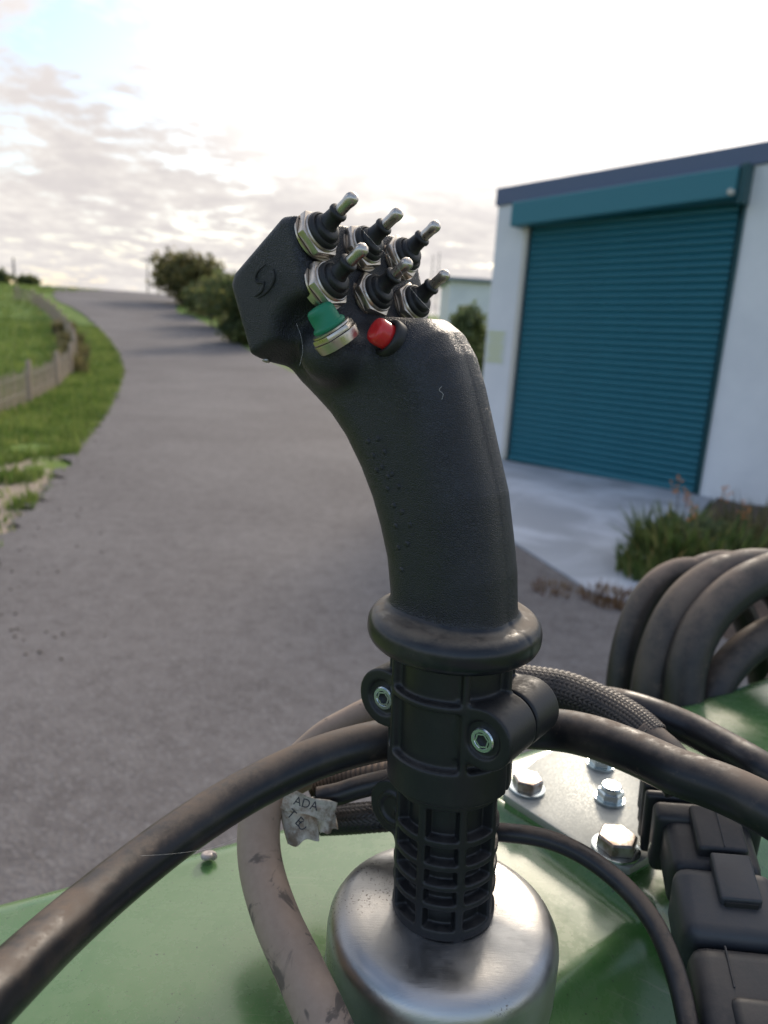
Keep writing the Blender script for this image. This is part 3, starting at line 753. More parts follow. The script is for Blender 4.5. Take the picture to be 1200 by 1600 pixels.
# ------------------------------------------------------------------ joystick
va = np.array([-.6, -.8, 0]); vb = np.array([.8, -.6, 0]); vz = np.array([0, 0, 1.0])
OJ = np.array([.032, .27, EYE])
def J(u, v, w): return OJ + (vb*u + va*v + vz*w)/1000.0
joy = thing('joystick', (.0345, .262, EYE-.262), 'black joystick handle with six toggle switches and green and red buttons', 'joystick')

HS = .72
us = np.arange(-102, 44, HS, dtype=np.float32); vs_ = np.arange(-46, 46, HS, dtype=np.float32); ws = np.arange(-132, 44, HS, dtype=np.float32)
U2, W2 = np.meshgrid(us, ws, indexing='ij')
Gp = [(-28, -128), (-28, -100), (-30.5, -87), (-34.5, -76), (-39, -66), (-45, -56), (-53, -45.5), (-61, -38), (-70, -32), (-78, -27), (-82, -18), (-72, -6), (-58, 0), (-50, 1), (-22, 1.5), (-15, -2.5), (-9, -10), (-4.5, -20), (0, -32), (4.5, -44), (9.5, -57), (13.5, -73), (16.5, -86), (18.3, -100), (18.5, -128)]
Hp = [(-92, 9), (-90, 13.5), (-66, 32.5), (-60, 32.8), (-49, 1), (-50, -14), (-58, -21), (-72, -21.5), (-79, -19), (-81.5, -14)]
dg = poly_sdf(U2, W2, Gp).astype(np.float32)[:, None, :]; dh = poly_sdf(U2, W2, Hp).astype(np.float32)[:, None, :]
Va = np.abs(vs_)[None, :, None]; Vv = vs_[None, :, None]; Uu = us[:, None, None]; Ww = ws[None, None, :]
def rext(d2, V, r):
    q1 = d2+r; q2 = Va-V+r
    return np.minimum(np.maximum(q1, q2), 0)+np.sqrt(np.maximum(q1, 0)**2+np.maximum(q2, 0)**2)-r
wv = sstep(ws, -30, 5)[None, None, :]*1.0
d_g = rext(dg, 19.6 + 0*wv, 16.5)
sl = (Uu+79)*.487 + (Ww+13.5)*-.873                    # below this slanting crease the near face is scooped in
Vh = np.where(Vv > 0, 36.0 - 17.0*sstep(sl, .5, 8.5), 36.0).astype(np.float32)
q1 = dh+3.0; q2 = Va-Vh+3.0
d_h = np.minimum(np.maximum(q1, q2), 0)+np.sqrt(np.maximum(q1, 0)**2+np.maximum(q2, 0)**2)-3.0
fd = smin(d_g, d_h, 6.0)
# thumb scoop between the two buttons and the hollow under the head's near face
def ell(c, r): return (np.sqrt(((Uu-c[0])/r[0])**2+((Vv-c[1])/r[1])**2+((Ww-c[2])/r[2])**2)-1)*min(r)
fd = smax(fd, -ell((-45, 27, 2), (8, 11, 13)), 5.0)
fd = smax(fd, -ell((-53, 37, -7), (14, 14.5, 13)), 3.5)
fd = smax(fd, -ell((-46, 28, -14), (8.5, 13.5, 13)), 1.4)
# seat that carries the green button
fd = smin(fd, np.maximum(ell((-52, 21, -13), (13, 11, 11)), -100), 6.0)
# collar flange
rho = np.sqrt((Uu+4)**2*1.02+(Vv+0.8)**2); w0 = -111.0
dfl = np.sqrt(np.maximum(rho-27.3, 0)**2+np.maximum(np.abs(Ww-w0)-.8, 0)**2)-5.8
fd = smin(fd, dfl, 5.0)
fd = np.maximum(fd, -(Ww+119.0))
# the two half shells: the far one sits a touch proud, with a parting groove
seam = np.exp(-((Vv-.3)/.45)**2)
fd = fd + .22*seam*(Ww < 40) - .22*sstep(-Vv, -.2, .9)*sstep(-ws, 5, 25)[None, None, :]
fd = blur(fd.astype(np.float32), 1)
Vg, Fg = surface_nets(fd, (us[0], vs_[0], ws[0]), HS)
def JV(Vm): return OJ + (Vm[:, :1]*vb + Vm[:, 1:2]*va + Vm[:, 2:]*vz)/1000.0
def samp(u, v, w):
    i = (np.array([u, v, w])-[us[0], vs_[0], ws[0]])/HS; i0 = np.clip(i.astype(int), 0, np.array(fd.shape)-2); f = i-i0
    if (i < 0).any() or (i > np.array(fd.shape)-1).any(): return 30.0
    c = fd[i0[0]:i0[0]+2, i0[1]:i0[1]+2, i0[2]:i0[2]+2]
    c = c[0]*(1-f[0])+c[1]*f[0]; c = c[0]*(1-f[1])+c[1]*f[1]; return float(c[0]*(1-f[2])+c[1]*f[2])
def hit(px, py, t0=.17):
    v = ray(px, py); t = t0
    for _ in range(400):
        p = ORG+v*t-OJ; q = np.array([p@vb, p@va, p[2]])*1000; d = samp(*q)
        if d < .03: break
        t += max(d, .05)/1000*.8
        if t > .45: return None, None
    e = .8; n = np.array([samp(q[0]+e, q[1], q[2])-samp(q[0]-e, q[1], q[2]), samp(q[0], q[1]+e, q[2])-samp(q[0], q[1]-e, q[2]), samp(q[0], q[1], q[2]+e)-samp(q[0], q[1], q[2]-e)])
    n = vb*n[0]+va*n[1]+vz*n[2]; n /= np.linalg.norm(n)
    return ORG+v*t, n
# split handle and collar at the top of the flange so each is its own part
Vw = JV(Vg); cen = Vg[Fg].mean(1); isc = cen[:, 2] < -102.2
def sub(V_, F_):
    u_, inv = np.unique(F_, return_inverse=True); return V_[u_], inv.reshape(F_.shape)
mesh_obj('grip', *sub(Vw, Fg[~isc]), M_grip, joy)
mesh_obj('collar', *sub(Vw, Fg[isc]), M_collar, joy)

# raised nubs on the finger side
g = Geo()
for px, py in [(575, 690), (590, 686), (583, 712), (600, 706), (596, 730), (612, 741), (605, 764), (622, 760), (615, 790), (628, 800), (618, 822), (636, 850), (622, 856), (640, 820), (627, 890), (606, 745), (588, 735)]:
    p, n = hit(px, py)
    if p is not None: g.add(*lathe([(.0013, -.0004), (.0010, .0001), (.0006, .0003), (.0001, .00036)], p, n, 10))
kind(g.out('grip_nubs', M_grip, joy), 'stuff')

# engraved emblem on the end face of the switch head
def onface(px, py, v=36.0, lift=0.0):
    r = ray(px, py); t = ((v+lift)/1000 + (OJ-ORG)@va)/(r@va); return ORG+r*t
g = Geo()
for pts, rr in [([(415, 413), (404, 423), (399, 434), (402, 441), (411, 442), (412, 446), (409, 451)], .00042),
                ([(427, 420), (429, 433), (424, 447), (414, 459), (402, 466)], .00046),
                ([(413, 439), (411, 451), (405, 459), (397, 463)], .00038)]:
    P3 = catmull([onface(*q, lift=.12) for q in pts], 30)
    g.add(*tube(P3, [rr*.25, rr, rr, rr*.3], 8, spline=False))
g.out('emblem', M_dark, joy)

# toggle switches
tang = np.array([8.4, -16.6]); tang /= np.linalg.norm(tang)
pn = np.array([-tang[1], tang[0]])                      # panel normal in (u,w)
PN = vb*pn[0]+vz*pn[1]; LV = vb*.78+vz*.63; LV = LV/np.linalg.norm(LV)
def panel_pt(w, v):
    u = -49 + (1-w)*(-11.0/31.8)*-1*-1
    u = -60 + (32.8-w)*(11/31.8)
    return J(u, v, w)
def switch():
    """built at the origin with the panel normal along +Z"""
    base = mesh_obj('toggle_switch', *lathe([(.0060, -.004), (.0060, .0046), (.0052, .0052)], (0, 0, 0), (0, 0, 1), 32), M_chrome, auto=35)
    gg = Geo(); R6 = .0090
    # hex nut with chamfered corners over a thin washer
    gg.add(*lathe([(.0088, 0.0), (.0088, .0007)], (0, 0, 0), (0, 0, 1), 40))
    bm = bmesh.new(); bmesh.ops.create_cone(bm, cap_ends=True, segments=6, radius1=R6, radius2=R6, depth=.0030)
    bmesh.ops.bevel(bm, geom=bm.edges[:], offset=.0005, segments=2, profile=.5, affect='EDGES'); bm.verts.index_update()
    vv = np.array([v.co[:] for v in bm.verts])+np.array([0, 0, .0023]); ff = [tuple(v.index for v in f.verts) for f in bm.faces]; bm.free()
    gg.add(vv, ff); gg.add(*lathe([(.0072, .0038), (.0074, .0044), (.0071, .0048), (.0062, .0048)], (0, 0, 0), (0, 0, 1), 40, cap=False))
    nut = gg.out('nut', M_chrome, auto=30)
    gg = Geo()
    gg.add(*lathe([(.0064, .0036), (.0068, .0048), (.0066, .0060), (.0058, .0066), (.0052, .0062), (.0049, .0066), (.0050, .0076), (.0044, .0083), (.0030, .0085)], (0, 0, 0), (0, 0, 1), 36))
    ld = np.array([math.sin(R_(10)), 0, math.cos(R_(10))])
    gg.add(*lathe([(.0044, .0), (.0037, .0012), (.0032, .0022), (.0030, .0050), (.0031, .0056), (.0034, .0060), (.0034, .0068), (.0031, .0073), (.0022, .0075)], ld*.0070, ld, 28))
    boot = gg.out('boot', M_rubber, auto=50)
    lev = mesh_obj('lever', *lathe([(.0021, .0068), (.0021, .0112), (.0023, .0124), (.00235, .0136), (.0021, .0146), (.0014, .0153), (.0002, .0156)], ld*.0070, ld, 24), M_lever, auto=50)
    return base, nut, boot, lev
proto = switch()
u_ = vb*tang[0]+vz*tang[1]; u_ = -u_                      # local x: up along the panel, the way the levers lean
xw = LV - PN*(LV@PN); xw /= np.linalg.norm(xw); yw = np.cross(PN, xw)
k = 0
for w, v in [(26.0, 27.5), (24.6, 3), (23.4, -21), (9.8, 27.5), (7.6, 3), (5.6, -21)]:
    pos = panel_pt(w, v)
    Mx = Matrix(((xw[0], yw[0], PN[0], pos[0]), (xw[1], yw[1], PN[1], pos[1]), (xw[2], yw[2], PN[2], pos[2]), (0, 0, 0, 1)))
    Mx = Mx @ Matrix.Rotation(R_(random.uniform(-5, 5)), 4, 'Z')
    parts = proto if k == 0 else [x.copy() for x in proto]
    for q, x in enumerate(parts):
        if k: COL.objects.link(x)
        if q == 0:
            x.parent = joy; x.matrix_parent_inverse = Matrix.Translation(joy.location).inverted(); x.matrix_basis = Mx
        else:
            x.parent = parts[0]; x.matrix_parent_inverse = Matrix.Identity(4)
            x.matrix_basis = Matrix.Rotation(R_([0, 12, 33, 5, 47, 20][k]), 4, 'Z') if q == 1 else Matrix.Identity(4)
    k += 1

# green and red push buttons
p, n = hit(526, 528)
ax_g = cU*.78 - cR*.50 - cf*.36; ax_g /= np.linalg.norm(ax_g)
p = p + ax_g*.0006
gb = mesh_obj('green_button', *lathe([(.0056, .0034), (.0061, .0038), (.0062, .0046), (.0058, .0052), (.0051, .0056), (.0050, .0095), (.0047, .0109), (.0040, .0116), (.0020, .0119), (.0002, .0119)], p, ax_g, 40), M_green_btn, joy, auto=60)
gg = Geo(); bm = bmesh.new(); bmesh.ops.create_cone(bm, cap_ends=True, segments=6, radius1=.0083, radius2=.0081, depth=.0020); bmesh.ops.bevel(bm, geom=bm.edges[:], offset=.0004, segments=2, profile=.5, affect='EDGES'); bm.verts.index_update()
uu, v2, w2 = frame(ax_g); vv = np.array([v.co[:] for v in bm.verts]); ff = [tuple(v.index for v in f.verts) for f in bm.faces]; bm.free()
gg.add(p + vv[:, :1]*uu + vv[:, 1:2]*v2 + (vv[:, 2:]+.0016)*w2, ff); gg.add(*lathe([(.0078, -.003), (.0084, .0), (.0084, .0005)], p, ax_g, 40))
gg.add(*lathe([(.0073, .0028), (.0073, .0034), (.0060, .0037)], p, ax_g, 40))
gg.out('hex_nut', M_chrome, gb, auto=30)
p, n = hit(607, 528)
ax_r = -cR*.76 + cU*.36 - cf*.54; ax_r /= np.linalg.norm(ax_r)
p = p - ax_r*.0004
rb = mesh_obj('red_button', *lathe([(.0046, .0008), (.0047, .0055), (.0043, .0066), (.0034, .0070), (.0015, .0069), (.0002, .0068)], p, ax_r, 40), M_red_btn, joy, auto=60)
mesh_obj('bezel', *lathe([(.0066, -.003), (.0070, .0), (.0068, .0011), (.0061, .0017), (.0052, .0016), (.0050, .0006)], p, ax_r, 40), M_rubber, rb, auto=60)

# screw heads in the housing
for (px, py) in [(362, 431), (414, 563)]:
    p, n = hit(px+2, py)
    if p is not None:
        mesh_obj('housing_screw', *lathe([(.0016, -.001), (.0016, .0004), (.0012, .0007), (.0006, .0003)], p, n, 16), M_bolt, joy, auto=40)

# stem: ribbed sleeve (upper) and ribbed foot (lower)
B0 = np.array([.0345, .2675, EYE-.2305]); T0 = np.array([.0298, .2725, EYE-.112])
sw = T0-B0; SL = np.linalg.norm(sw)*1000; sw /= np.linalg.norm(sw); sx = np.array([1.0, 0, 0]); sx -= sw*(sx@sw); sx /= np.linalg.norm(sx); sy = np.cross(sw, sx)
HS2 = .56
xs2 = np.arange(-42, 42, HS2, dtype=np.float32); zs2 = np.arange(-2, SL+1, HS2, dtype=np.float32)
X = xs2[:, None, None]; Y = xs2[None, :, None]; Z = zs2[None, None, :]
rho = np.sqrt(X*X+Y*Y); th = np.degrees(np.arctan2(X, -Y))            # 0 = towards the camera, + = right
def adist(th_, c): return np.abs((th_-c+180) % 360-180)*math.pi/180*rho
def slab(z, a_, b_): return np.maximum(a_-z, z-b_)
def rib_pat(angles, half):
    d = np.full(rho.shape, 99.0, np.float32)
    for a_ in angles: d = np.minimum(d, adist(th, a_)-half)
    return d
# lower foot
low_r = 20.6 + .0*Z
outer = np.maximum(rho-20.8, slab(Z, -1, 60)); core = np.maximum(rho-16.0, slab(Z, -1, 60))
vr = rib_pat([13+45*k_ for k_ in range(8)], 1.6)
hr = np.minimum.reduce([slab(Z, 0, 4.2), slab(Z, 12.9, 15.4), slab(Z, 21.2, 23.7), slab(Z, 29.8, 32.3), slab(Z, 39.6, 42.4), slab(Z, 55, 60)])
lat = smin(vr+0*Z, hr+0*rho, .9)
low_sdf = smin(core, smax(outer, lat, .35), .35)
# pivot boss on the left
def Jl(p): q = (np.asarray(p)-B0)*1000; return np.array([q@sx, q@sy, q@sw])
AXd = np.array([va@sx, va@sy, 0]); BXd = np.array([vb@sx, vb@sy, 0])
def acyl(c, r, h0, h1):
    px, py, pz = X-c[0], Y-c[1], Z-c[2]; hh = px*AXd[0]+py*AXd[1]; rr = np.sqrt((px*AXd[1]-py*AXd[0])**2+pz**2)
    return np.maximum(rr-r, np.maximum(h0-hh, hh-h1)), hh, rr
cb_ = Jl(OJ + va*0 - vb*.0165 + np.array([0, 0, -.189]))
bc, hh, rr = acyl(cb_, 11.5, -16, 12.6)
ringb = np.maximum(np.abs(rr-6.2)-.9, np.maximum(12.0-hh, hh-13.5))
low_sdf = smin(low_sdf, smin(bc, ringb, .8), 1.6)
low_sdf = np.where(True, low_sdf, 0)
foot = low_sdf.astype(np.float32)
# upper sleeve
outer = np.maximum(rho-24.4, slab(Z, 58.5, 200)); core = np.maximum(rho-20.9, slab(Z, 58.5, 200))
vr = rib_pat([-74, 7, 56, 98, 143, 188, 233, 270], 1.4)
hr = np.minimum.reduce([slab(Z, 58.5, 72.5), slab(Z, 95.6, 98.4), slab(Z, 116, 200)])
upp = smin(core, smax(outer, smin(vr+0*Z, hr+0*rho, 2.0), .8), .9)
for sgn, rr_ in ((1, 22.0), (-1, 22.0)):
    c = Jl(OJ + vb*(sgn*rr_/1000) + np.array([0, 0, -.141]))
    cy, hh, rr = acyl(c, 11.6, -21.5, 17.0)
    # web between ear and sleeve
    bx = BXd[0]*sgn; by = BXd[1]*sgn; px, py, pz = X-c[0], Y-c[1], Z-c[2]; rad = px*bx+py*by
    web = np.maximum(np.maximum(np.abs(pz)-11.0, np.maximum(-21.0-hh, hh-16.6)), np.maximum(rad, -rad-16))
    ear = smin(cy, web, .6)
    ear = np.maximum(ear, -np.maximum(rr-7.0, 15.6-hh))                  # counterbore
    ear = np.maximum(ear, -(np.maximum(np.abs(hh+3.0)-.45, 10.6-rr)))     # parting line
    upp = smin(upp, ear, 1.2)
slot = np.maximum(np.abs(X*AXd[0]+Y*AXd[1]+3.0)-.5, 22.4-rho); upp = smax(upp, -slot, .3)
upp = blur(upp.astype(np.float32), 1)
def SV(Vm): return B0 + (Vm[:, :1]*sx + Vm[:, 1:2]*sy + Vm[:, 2:]*sw)/1000.0
v1, f1 = surface_nets(foot, (xs2[0], xs2[0], zs2[0]), HS2); mesh_obj('ribbed_foot', SV(v1), f1, M_stem, joy)
v1, f1 = surface_nets(upp, (xs2[0], xs2[0], zs2[0]), HS2); mesh_obj('ribbed_sleeve', SV(v1), f1, M_stem, joy)
# clamp screws
for sgn in (1, -1):
    c = OJ + vb*(sgn*.0220) + np.array([0, 0, -.141]) + va*.0162
    prof = [(.0043, -.004), (.0046, -.001), (.0046, .0005), (.0042, .0010), (.0031, .0010), (.0029, .0007)]
    s = mesh_obj('clamp_screw', *lathe(prof, c, va, 36, cap=False), M_screw, joy, auto=35)
    gg = Geo(); hexr = [(.0029, .0007), (.0024, .0007), (.0023, -.0018)]
    gg.add(*lathe([(.0030, .0008), (.0023, .0008), (.0022, -.002)], c, va, 6, cap=False, rot=.3))
    gg.add(*lathe([(.0024, -.0016), (.0001, -.0020)], c, va, 6, cap=False))
    gg.out('hex_socket', M_screw, s, False, None)
# aluminium cup
cc = np.array([.0348, .2650, EYE]); zt = -.2300
prof = [(.0005, zt), (.020, zt), (.034, zt-.0003), (.0390, zt-.0008), (.0425, zt-.0020), (.0450, zt-.0042), (.0466, zt-.0072), (.0471, zt-.0105), (.0472, zt-.030), (.0468, zt-.034)]
mesh_obj('mounting_cup', *lathe([(r_, h) for r_, h in prof], cc, (0, 0, 1), 128), M_alu, joy, auto=60)

# ------------------------------------------------------------------ steel plate with bolts
ZP = -.2485
pl = [Gz(x, y, ZP)[:2] for x, y in [(786, 1240), (955, 1350), (985, 1356), (1020, 1335), (1027, 1318), (1004, 1190), (905, 1150), (838, 1186), (792, 1225)]]
plate = thing('mounting_plate', (*np.mean(pl, 0), EYE+ZH), 'rectangular zinc-plated steel plate bolted to the green bonnet behind the joystick', 'plate')
mesh_obj('plate', *prism(pl, EYE+ZP-.0045, EYE+ZP, .0006), M_zinc, plate, auto=30)
mesh_obj('gasket', *prism([np.array(q)*.97+np.mean(pl, 0)*.03 for q in pl], EYE+ZH-.004, EYE+ZP-.0046, .0005), M_paint, plate, auto=30)
def bolt(px, py, s, h, rot):
    c = Gz(px, py, ZP); 
    gg = Geo(); gg.add(*lathe([(s*1.30, 0.0002), (s*1.30, .0014), (s*1.22, .0017)], c, (0, 0, 1), 36))
    w = gg.out('washer', M_screw, plate)
    vv, ff = lathe([(s*1.06, .0018), (s*1.10, .0022), (s*1.10, h-.0012), (s*.98, h-.0002), (s*.80, h)], c, (0, 0, 1), 6, rot=rot)
    mesh_obj('hex_bolt', vv, ff, M_bolt, plate, auto=20)
bolt(823, 1232, .0078, .0075, .2); bolt(962, 1327, .0092, .0085, .55)
for px, py in [(952, 1250), (938, 1196)]:
    c = Gz(px, py, ZP)
    nt = mesh_obj('lock_nut', *lathe([(.0068, .0016), (.0072, .0020), (.0072, .0058), (.0064, .0068)], c, (0, 0, 1), 6, rot=.3), M_screw, plate, auto=20)
    gg = Geo(); gg.add(*lathe([(.0082, .0002), (.0082, .0016)], c, (0, 0, 1), 30)); gg.add(*lathe([(.0057, .0066), (.0056, .0086), (.0048, .0095), (.0034, .0095), (.0032, .0078)], c, (0, 0, 1), 30)); gg.add(*lathe([(.0031, .0060), (.0031, .0090), (.0026, .0094)], c, (0, 0, 1), 24))
    gg.out('nylon_collar', M_screw, nt, auto=35)

# ------------------------------------------------------------------ cables
def cable(name, pts, dia, m, label, cat='cable', seg=110, n=24, shape=None):
    o = mesh_obj(name, *tube([P(*q) for q in pts], dia/2, n, seg, shape=shape), m); return tag(o, label, cat)
cable('control_cable', [(-330, 2050, .20), (-220, 1830, .185), (-140, 1700, .18), (-60, 1607, .190), (0, 1545, .205), (100, 1450, .235), (200, 1365, .262), (300, 1290, .285), (400, 1229, .304), (500, 1183, .318), (600, 1156, .326), (720, 1138, .330), (850, 1139, .322), (920, 1150, .310), (990, 1175, .296), (1060, 1207, .280), (1130, 1232, .268), (1200, 1266, .256), (1290, 1325, .25), (1450, 1440, .25), (1640, 1600, .265), (1800, 1800, .29)], .0172, M_cable,
      'thick black cable arching behind the joystick stem, from the lower left to the right side', seg=160)
cable('control_cable', [(850, 1085, .43), (910, 1092, .41), (965, 1100, .395), (1015, 1114, .385), (1080, 1140, .375), (1140, 1172, .36), (1200, 1208, .345), (1290, 1270, .34), (1450, 1390, .33), (1600, 1540, .33), (1720, 1720, .34)], .0160, M_cable,
      'thick black cable running behind the braided sleeve towards the right')
cable('control_cable', [(400, 1245, .350), (450, 1198, .352), (500, 1152, .355), (540, 1128, .358), (590, 1104, .362), (660, 1085, .37), (740, 1080, .38)], .0120, M_tan,
      'dusty tan cable peeping above the thick cable beside the left clamp lug')
cable('sensor_cable', [(640, 1310, .345), (700, 1298, .34), (775, 1300, .335), (850, 1310, .330), (915, 1338, .322), (975, 1385, .312), (1020, 1440, .302), (1052, 1510, .290), (1073, 1590, .278), (1090, 1700, .262), (1110, 1850, .25), (1120, 2000, .245)], .0080, M_cable,
      'thin black cable curving from the stem over the green bonnet to the bottom right')
cable('muddy_hose', [(470, 1205, .36), (436, 1225, .352), (411, 1260, .342), (404, 1310, .333), (410, 1365, .322), (432, 1435, .306), (466, 1510, .289), (500, 1585, .274), (540, 1680, .262), (600, 1850, .25), (650, 2050, .235)], .0185, M_tan,
      'mud-coated tan hose running down the bonnet left of the aluminium cup', 'hose')
cable('short_cable', [(498, 1247, .345), (530, 1240, .344), (570, 1228, .343), (640, 1214, .342), (720, 1210, .35)], .0098, M_cable,
      'short black cable end poking out of the white label left of the stem')
# ridged conduit and dark braid, left of the stem
def ridged(t, a_): return 1 + .07*math.sin(t*2*math.pi*26)
cable('ridged_conduit', [(488, 1232, .372), (520, 1221, .37), (560, 1213, .368), (620, 1206, .366), (700, 1204, .37)], .0112, M_tan if False else M_coil,
      'ridged black conduit behind the short cable end left of the stem', 'conduit', seg=300, shape=ridged)

def braided(name, pts, dia, label, yarns=32, turns=9.0, m=M_braid, seg=160):
    """sleeve of two counter-wound yarn families woven over and under a core tube"""
    root = thing(name, P(*pts[0]), label, 'cable')
    p = catmull([P(*q) for q in pts], seg); mesh_obj('core', *tube(p, dia/2*.93, 20, spline=False), m, root)
    t = np.gradient(p, axis=0); t /= np.linalg.norm(t, axis=1)[:, None]; L_ = np.linalg.norm(np.diff(p, axis=0), axis=1).sum()
    u, v, _ = frame(t[0]); Us = []; Vs = []
    for i in range(seg):
        u = u-t[i]*(u@t[i]); u /= np.linalg.norm(u); Us.append(u); Vs.append(np.cross(t[i], u))
    Us = np.array(Us); Vs = np.array(Vs); g = Geo()
    pitch = math.pi*dia*1.0; tw = L_/pitch*2*math.pi*.9; m2 = seg*2
    ti = np.linspace(0, seg-1, m2); lerp = lambda A_: np.stack([np.interp(ti, np.arange(seg), A_[:, k_]) for k_ in range(3)], 1)
    pp, UU, VV, TT = lerp(p), lerp(Us), lerp(Vs), lerp(t)
    for fam in (1, -1):
        for y in range(yarns):
            ang = fam*tw*np.linspace(0, 1, m2) + 2*math.pi*y/yarns
            over = np.cos((ang*yarns/2.0) + (0 if fam == 1 else math.pi)) * 1.0
            rad = dia/2*(1.0 + .035*over); d = UU*np.cos(ang)[:, None]+VV*np.sin(ang)[:, None]
            c = pp + d*rad[:, None]; s = np.gradient(c, axis=0); s /= np.linalg.norm(s, axis=1)[:, None]; sd_ = np.cross(s, d)
            hw = math.pi*dia/yarns*.36
            V_ = np.stack([c-sd_*hw, c+d*hw*.5, c+sd_*hw], 1).reshape(-1, 3); F_ = []
            for i in range(m2-1): F_ += [(3*i, 3*i+1, 3*i+4, 3*i+3), (3*i+1, 3*i+2, 3*i+5, 3*i+4)]
            g.add(V_, F_)
    kind(g.out('braid_yarns', m, root, True, None), 'stuff'); return root
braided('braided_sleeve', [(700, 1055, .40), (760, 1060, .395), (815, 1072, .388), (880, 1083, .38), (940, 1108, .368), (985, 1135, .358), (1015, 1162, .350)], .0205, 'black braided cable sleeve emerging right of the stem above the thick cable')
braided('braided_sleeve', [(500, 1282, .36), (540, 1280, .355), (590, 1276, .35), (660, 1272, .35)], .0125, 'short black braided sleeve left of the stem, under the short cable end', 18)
o = cable('shrink_collar', [(1000, 1150, .352), (1022, 1168, .347), (1045, 1190, .342), (1070, 1230, .335)], .0190, M_coil, 'brown-dusted rubber sleeve at the end of the braided cable', 'sleeve', 30)
rg = tube([P(1018, 1163, .347)+.0108*(cR*math.cos(a_)*.75*np.array(1)+cU*math.sin(a_)*.75+cf*math.cos(a_)*.66) for a_ in np.linspace(0, 6.2832, 40)], .0006, 8, spline=False)
tag(mesh_obj('cable_tie', *rg, M_rubber), 'thin black tie round the end of the braided cable', 'cable tie')

# coiled hoses
rings = [((1078, 1085), (112, 194), .69, .0238), ((1130, 1092), (125, 212), .70, .0235), ((1185, 1100), (172, 213), .645, .0325), ((1262, 1120), (200, 235), .625, .0315), ((1270, 1150), (165, 175), .64, .0280), ((1300, 1150), (100, 125), .67, .026)]
coil = thing('hose_coil', P(1180, 1100, .60)*np.array([1, 1, 1]), 'coil of thick dusty black hose standing behind the right side of the bonnet', 'hose')
for (c, r_, d, dia) in rings:
    pts = []
    for a_ in np.linspace(-20, 340, 60):
        t = R_(a_); pts.append(P(c[0]-r_[0]*math.cos(t)*(1+.03*math.sin(3*t+c[0])), c[1]-r_[1]*math.sin(t), d - .03*math.cos(t) ))
    mesh_obj('hose_loop', *tube(pts, dia/2, 24, 120), M_coil, coil)

# white label wrapped round the hose
lab = thing('tape_label', P(470, 1275, .34), 'crumpled white printed label stuck round the muddy hose and cable end', 'label')
def sheet(c, uax, vax, nax, w_, h_, curl, crumple, seed, nu=26, nv=20):
    r_ = np.random.default_rng(seed); ph = r_.random(6)*6
    V = []; 
    for i in range(nu):
        for j in range(nv):
            s = i/(nu-1)-.5; t = j/(nv-1)-.5
            zz = -curl*s*s*4 + crumple*(math.sin(s*11+ph[0]+t*4)*.5+math.sin(t*13+ph[1]-s*6)*.35+abs(math.sin(s*7+t*9+ph[2]))*.5)
            ww = w_*(1-.25*(t+.5)*(.5+.5*math.sin(ph[3])))
            V.append(c + uax*s*ww + vax*t*h_*(1+.12*math.sin(s*9+ph[4])) + nax*zz)
    F = [(i*nv+j, (i+1)*nv+j, (i+1)*nv+j+1, i*nv+j+1) for i in range(nu-1) for j in range(nv-1)]
    return np.array(V), F
def solid(o, t):
    m = o.modifiers.new('thickness', 'SOLIDIFY'); m.thickness = t; m.offset = -1
n1 = -cf*.9+cU*.35; n1 /= np.linalg.norm(n1)
up_ = cU*.97 - cR*.2; up_ -= n1*(up_@n1); up_ /= np.linalg.norm(up_); ri = np.cross(up_, n1)
solid(mesh_obj('label_tail', *sheet(P(468, 1285, .335), ri, -up_, n1, .0165, .0165, .004, .0011, 4), M_paper, lab), .0003)
d_ = cR*.94-cU*.26; d_ -= n1*(d_@n1); d_ /= np.linalg.norm(d_); e_ = np.cross(n1, d_)
solid(mesh_obj('label_band', *sheet(P(482, 1259, .334), d_, -e_, n1, .0235, .0080, .003, .0006, 9), M_paper, lab), .0003)
solid(mesh_obj('label_fold', *sheet(P(508, 1276, .338), (d_+e_*.6)/np.linalg.norm(d_+e_*.6), -(e_-d_*.6)/np.linalg.norm(e_-d_*.6), n1, .0100, .013, .003, .0014, 12), M_paper, lab), .0003)
def text(s, c, right, up2, size, name='printing'):
    cu = bpy.data.curves.new(name, 'FONT'); cu.body = s; cu.size = size; cu.align_x = 'CENTER'; cu.align_y = 'CENTER'; cu.extrude = .00005
    o = bpy.data.objects.new(name, cu); COL.objects.link(o)
    me = bpy.data.meshes.new_from_object(o.evaluated_get(bpy.context.evaluated_depsgraph_get())); bpy.data.objects.remove(o)
    nn = np.cross(right, up2); v = np.array([x.co[:] for x in me.vertices]); f = [tuple(p_.vertices) for p_ in me.polygons]
    return mesh_obj(name, c + v[:, :1]*right + v[:, 1:2]*up2 + v[:, 2:]*nn, f, M_ink, lab, False)
text('ADA', P(478, 1256, .3305), d_, e_, .0052)
text('T E', P(461, 1278, .3290), (-up_*.8+ri*.6), (ri*.8+up_*.6), .0055)
text('C', P(472, 1291, .3290), (ri*.9+up_*.3), (up_*.9-ri*.3), .0052)

